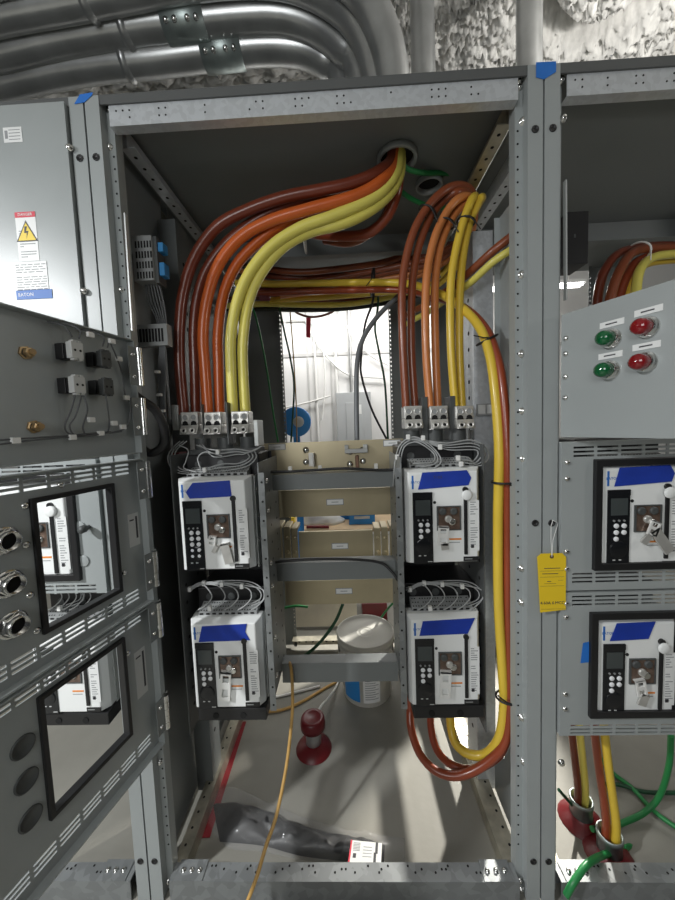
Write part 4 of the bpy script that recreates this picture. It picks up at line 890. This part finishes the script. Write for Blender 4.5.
# plastic bag with dark wrapped stuff
import bmesh
def blanket(pxl, hgt, rows=14, cols=40, seedz=1.0, base=FZ):
    """closed lumpy bundle over a floor outline given as (far edge, near edge) point lists"""
    far,near=pxl; fa=spline([az(x,y,base) for x,y in far],12); ne=spline([az(x,y,base) for x,y in near],12)
    def samp(l,t): i=t*(len(l)-1); k=min(int(i),len(l)-2); return l[k].lerp(l[k+1],i-k)
    V=[];top=[]
    for j in range(rows+1):
        for i in range(cols+1):
            s=i/cols; tt=j/rows; q=samp(ne,s).lerp(samp(fa,s),tt)
            h=hgt*(math.sin(math.pi*tt)**.6)*(min(1,s*7)*min(1,(1-s)*7))**.5
            h*=.75+.5*noise.noise(Vector((q.x*14,q.y*14,seedz)))+.28*noise.noise(Vector((q.x*40,q.y*40,seedz)))
            V.append((q.x,q.y,base+.001+max(0,h)))
    W=cols+1; Fs=[(j*W+i,j*W+i+1,(j+1)*W+i+1,(j+1)*W+i) for j in range(rows) for i in range(cols)]
    b=MB(); b.add(V,Fs,0,True)
    ring=[i for i in range(W)]+[j*W+cols for j in range(1,rows+1)]+[rows*W+i for i in range(cols-1,-1,-1)]+[j*W for j in range(rows-1,0,-1)]
    b.add([V[i] for i in ring],[tuple(range(len(ring)-1,-1,-1))]); return b
t=thing('plastic_bag',az(300,840,FZ),'long clear plastic bag holding a dark roll, lying on the floor behind the sill','bag')
blanket(([(212,803),(250,806),(300,826),(350,838),(385,845)],[(220,842),(262,846),(300,856),(340,861),(384,864)]),.045,seedz=2.0).build('dark_roll','blackc',t)
blanket(([(200,797),(226,786),(262,800),(310,820),(355,833),(405,838)],[(200,812),(225,846),(262,852),(300,860),(345,864),(405,866)]),.058,seedz=4.2).build('film','film',t)
a=az(351,846,FZ+.055)
b=MB()
q=[az(351,840,FZ+.050),az(382,843,FZ+.050),az(381,864,FZ+.058),az(348,862,FZ+.058)]
up=Vector((0,0,.001)); b.hexa([q[3]-up,q[2]-up,q[1]-up,q[0]-up],[q[3],q[2],q[1],q[0]],0)
def lq(u,v): return q[0].lerp(q[1],u).lerp(q[3].lerp(q[2],u),v)
def patch(u0,u1,v0,v1,mi):
    b.hexa([lq(u0,v1)+up*.1,lq(u1,v1)+up*.1,lq(u1,v0)+up*.1,lq(u0,v0)+up*.1],[lq(u0,v1)+up*.5,lq(u1,v1)+up*.5,lq(u1,v0)+up*.5,lq(u0,v0)+up*.5],mi)
patch(0,.05,0,1,1); patch(.80,.88,0,.55,2); patch(.76,.84,.5,1,2)
for k in range(6): patch(.10,.32,.10+.07*k,.13+.07*k,3)
patch(.12,.22,.60,.80,2)
for k in range(4): patch(.42,.70,.25+.15*k,.28+.15*k,3)
b.build('paper_label',['label','redink','ink','inkg'],t)
# orange-tan cord over the crossbeam to the front
cable('cord',P3([(283,655,.40),(288,660,.30),(291,668,.235),(292.5,690,.225),(292,716,.20),(287,762,.14),(277,813,.07),(266,846,.02),(256,879,-.03),(244,910,-.06)]),.0058,'cord','orange tan cord hanging in front of the lower crossbeam and over the sill','cord')
cable('cord',[az(268,712,FZ+.008),az(285,709,FZ+.008),az(305,700,FZ+.008),az(325,688,FZ+.008),az(340,680,FZ+.008)],.007,'cord','brown cord lying on the floor behind the red cap','cord',n=8)
cable('cord',[az(250,700,FZ+.008),az(275,697,FZ+.008),az(300,691,FZ+.008),az(320,686,FZ+.008)],.006,'tie','pale cord lying on the floor beside the brown cord','cord',n=8)
# carton / board behind the rear sill
def boxy(name,m,px0,py0,px1,py1,Y,dp,label,cat,bev=.003,group=None):
    a=at(px0,py0,Y); c=at(px1,py1,Y); b=MB(); b.box(a.x,c.x,Y,Y+dp,c.z,a.z); return tag(b.build(name,m,bev=bev),label,cat,group)
a=at(290,604,1.45); c=at(358,640,1.45)
b=MB(); b.hexa([(a.x,1.42,FZ+.02),(c.x,1.42,FZ+.02),(c.x,1.45,FZ+.02),(a.x,1.45,FZ+.02)],[(a.x-.05,1.62,.30),(c.x,1.62,.32),(c.x,1.65,.32),(a.x-.05,1.65,.30)]); tag(b.build('carton_board','carton'),'beige carton board leaning behind the rear sill','board')
boxy('red_crate','red',362,604,388,640,1.5,.25,'dark red crate on the floor behind the pail','crate')
# ------------------------------------------------------------------ rear room
t=thing('work_table',(.05,2.5,FZ),'work table with tools behind the bus plates','table')
zt=.44
MB().box(-.75,.95,2.25,2.85,zt-.03,zt).build('tabletop','wood',t)
for xx in (-.70,.90):
    for yy in (2.30,2.80): MB().box(xx-.02,xx+.02,yy-.02,yy+.02,FZ+.001,zt-.03).build('leg','galv',t)
def ont(px,w,d,h,m,name,label,cat,Y=2.4):
    x=at(px,520,Y).x; b=MB(); b.box(x-w/2,x+w/2,Y,Y+d,zt+.001,zt+h); b.box(x-w*.3,x+w*.3,Y-.004,Y,zt+h*.4,zt+h*.6,1); tag(b.build(name,[m,'lgrey'],bev=.01),label,cat)
ont(362,.26,.2,.14,'blue','tool_case','blue tool case on the work table near the risers','tool case')
ont(345,.16,.2,.10,'blue','parts_box','smaller blue box beside the tool case on the table','box',2.6)
ont(289,.10,.1,.09,'yelink','spray_can_box','small yellow box on the work table','box')
x=at(322,520,2.45).x
b=MB(); 
V=[];n=18
for j in range(9):
    for k in range(n):
        A=2*math.pi*k/n; f=math.sin(math.pi*j/8*.5+.0); r=.20*math.cos(math.pi*j/16)*(1+.25*noise.noise(Vector((math.cos(A)*2,math.sin(A)*2,j*.7)))); V.append((x+r*math.cos(A)*1.1,2.5+r*math.sin(A)*.6,zt+.001+.15*math.sin(math.pi*j/16)*(1+.2*noise.noise(Vector((A,j,2))))))
b.add(V,[(j*n+k,j*n+(k+1)%n,(j+1)*n+(k+1)%n,(j+1)*n+k) for j in range(8) for k in range(n)]+[tuple(range(n-1,-1,-1)),tuple(range(8*n,9*n))],0,True)
tag(b.build('crumpled_sheet','label'),'crumpled white plastic sheet on the work table','plastic sheet')
b=MB(); b.cyl((x-.14,2.30,zt+.02),(x+.08,2.28,zt+.02),.015,10); tag(b.build('marker_tube','red'),'red tube lying at the table edge','tube')
t=thing('electrical_panel',at(350,440,WY-.12),'grey electrical panel on the white rear wall','panelboard')
a=at(336,393,WY-.11); c=at(372,440,WY-.11)
MB().box(a.x,c.x,WY-.11,WY-.001,.55,a.z).build('enclosure','panelg',t,bev=.004)
MB().box(a.x+.12,c.x-.10,WY-.118,WY-.11,.7,a.z-.13).build('door','panelg',t,bev=.003)
b=MB(); b.box(a.x+.26,a.x+.32,WY-.119,WY-.118,a.z-.28,a.z-.16); b.build('label_plate','label',t)
MB().cyl((a.x+.2,WY-.06,a.z),(a.x+.2,WY-.06,3.3),.02,12).build('riser_conduit','conduit',t)
for x,l in ((-.32,'slim white conduit on the rear wall beside the blue reel'),(-.05,'slim white conduit on the rear wall near the grey panel')):
    b=MB(); b.cyl((x,WY-.03,FZ),(x,WY-.03,3.25),.018,12); tag(b.build('wall_conduit','tie'),l,'conduit','slim conduits on the rear wall')
t=thing('cord_reel',at(296,440,2.2),'blue cord reel hanging in the rear room','reel')
p=at(296,422,2.2)
MB().lathe([(.135,-.03),(.14,-.02),(.14,.02),(.135,.03),(.03,.035),(0,.035)],p,(0,-1,0),28).build('drum','blue',t)
MB().lathe([(.135,.03),(0,-.03)],p,(0,-1,0),28).build('drum_back','blue',t)
b=MB(); b.lathe([(.05,.036),(.05,.046),(.02,.05),(0,.05)],p+Vector((.03,0,0)),(0,-1,0),20); b.build('hub','lgrey',t)
MB().box(p.x-.03,p.x+.03,2.19,2.21,p.z-1.4,p.z-.1).build('stand','blue',t)
for pts,l in (([(300,305),(312,335),(330,360),(350,375),(385,378)],'white cable drooping over the rear wall, uppermost loop'),([(335,303),(352,335),(370,355),(388,365)],'thin white cable slanting over the rear wall'),([(285,320),(310,322),(322,345),(325,380),(322,420)],'white cable curving down the rear wall'),([(275,410),(310,402),(330,396)],'pale cable strung from the reel to the panel')):
    cable('wall_cable',[at(x,y,WY-.05) for x,y in pts],.011,'tie',l,'cable','cables on the rear wall',n=8)
cable('pendant_cord',P3([(290,300,1.5),(296,312,1.5),(312,317,1.5),(330,313,1.5),(342,303,1.5)]),.008,'brown','brown cord with plugs slung below the rear bundle','cord')
b=MB(); p=at(308,325,1.5); b.hexa([p+Vector((-.016,-.003,-.085)),p+Vector((.012,-.003,-.090)),p+Vector((.012,.0,-.090)),p+Vector((-.016,.0,-.085))],[p+Vector((-.010,-.003,.05)),p+Vector((.022,-.003,.05)),p+Vector((.022,.0,.05)),p+Vector((-.010,.0,.05))]); tag(b.build('red_flag','redink'),'red ribbon hanging from the brown cord in the rear opening','ribbon')
# rear linear lamps hung under the ceiling (lit)
def rlamp(x,y,z,L,label):
    t=thing('linear_lamp',(x,y,z),label,'lamp','linear lamps in the rear room')
    MB().box(x-L/2,x+L/2,y-.05,y+.05,z,z+.03).build('housing','label',t); 
    for dy in (-.025,.025): MB().cyl((x-L/2+.02,y+dy,z-.012),(x+L/2-.02,y+dy,z-.012),.011,10).build('tube','lamp',t)
    for xx in (-L*.35,L*.35): MB().cyl((x+xx,y,z+.03),(x+xx,y,3.33),.003,6).build('hanger','steel',t)
rlamp(1.95,2.5,2.72,.9,'lit linear lamp seen past the black control box')

# ================================================================== LIGHT
def area(name,loc,target,size,power,col=(1,1,1),sy=None):
    l=bpy.data.lights.new(name,'AREA'); l.energy=power; l.color=col; l.size=size
    if sy: l.shape='RECTANGLE'; l.size_y=sy
    o=bpy.data.objects.new(name,l); COL.objects.link(o); o.location=loc
    o.rotation_euler=(Vector(target)-Vector(loc)).to_track_quat('-Z','Y').to_euler(); return o
def point(name,loc,r,power,col=(1,1,1)):
    l=bpy.data.lights.new(name,'POINT'); l.energy=power; l.color=col; l.shadow_soft_size=r
    o=bpy.data.objects.new(name,l); COL.objects.link(o); o.location=loc; return o
def spot(name,loc,target,r,power,cone,col=(1,1,1)):
    l=bpy.data.lights.new(name,'SPOT'); l.energy=power; l.color=col; l.shadow_soft_size=r; l.spot_size=math.radians(cone); l.spot_blend=.35
    o=bpy.data.objects.new(name,l); COL.objects.link(o); o.location=loc
    o.rotation_euler=(Vector(target)-Vector(loc)).to_track_quat('-Z','Y').to_euler(); return o
area('rear_light',(.2,2.95,3.0),(.2,3.35,0),2.4,36,(1,.98,.95),.3)
area('key_light',(-2.1,-1.45,2.45),(-2.0,-1.35,0),.12,95,(.97,.99,1),.14)
area('aisle_fill',(-.75,-2.6,2.0),(-.35,0,1.45),1.3,24,(.98,1,1),1.0)  # soft fill added behind the camera, not a fixture
point('ceiling_bulb',(1.55,.22,2.80),.06,34,(1,.98,.95))
point('rear_bulb',(1.0,2.1,2.7),.08,14,(1,.98,.95))
point('work_light',(1.9,-.55,1.95),.05,10,(1,.97,.92))
spot('rear_work_light',(1.45,1.85,1.5),(.02,.42,0),.035,430,46,(1,.96,.88))
w=bpy.data.worlds.new('world'); sc.world=w; w.use_nodes=True
w.node_tree.nodes['Background'].inputs[0].default_value=(.75,.8,.85,1); w.node_tree.nodes['Background'].inputs[1].default_value=.03
sc.view_settings.view_transform='Standard'; sc.view_settings.look='None'; sc.view_settings.gamma=1; sc.view_settings.exposure=.12
sc.cycles.max_bounces=8; sc.cycles.use_denoising=True
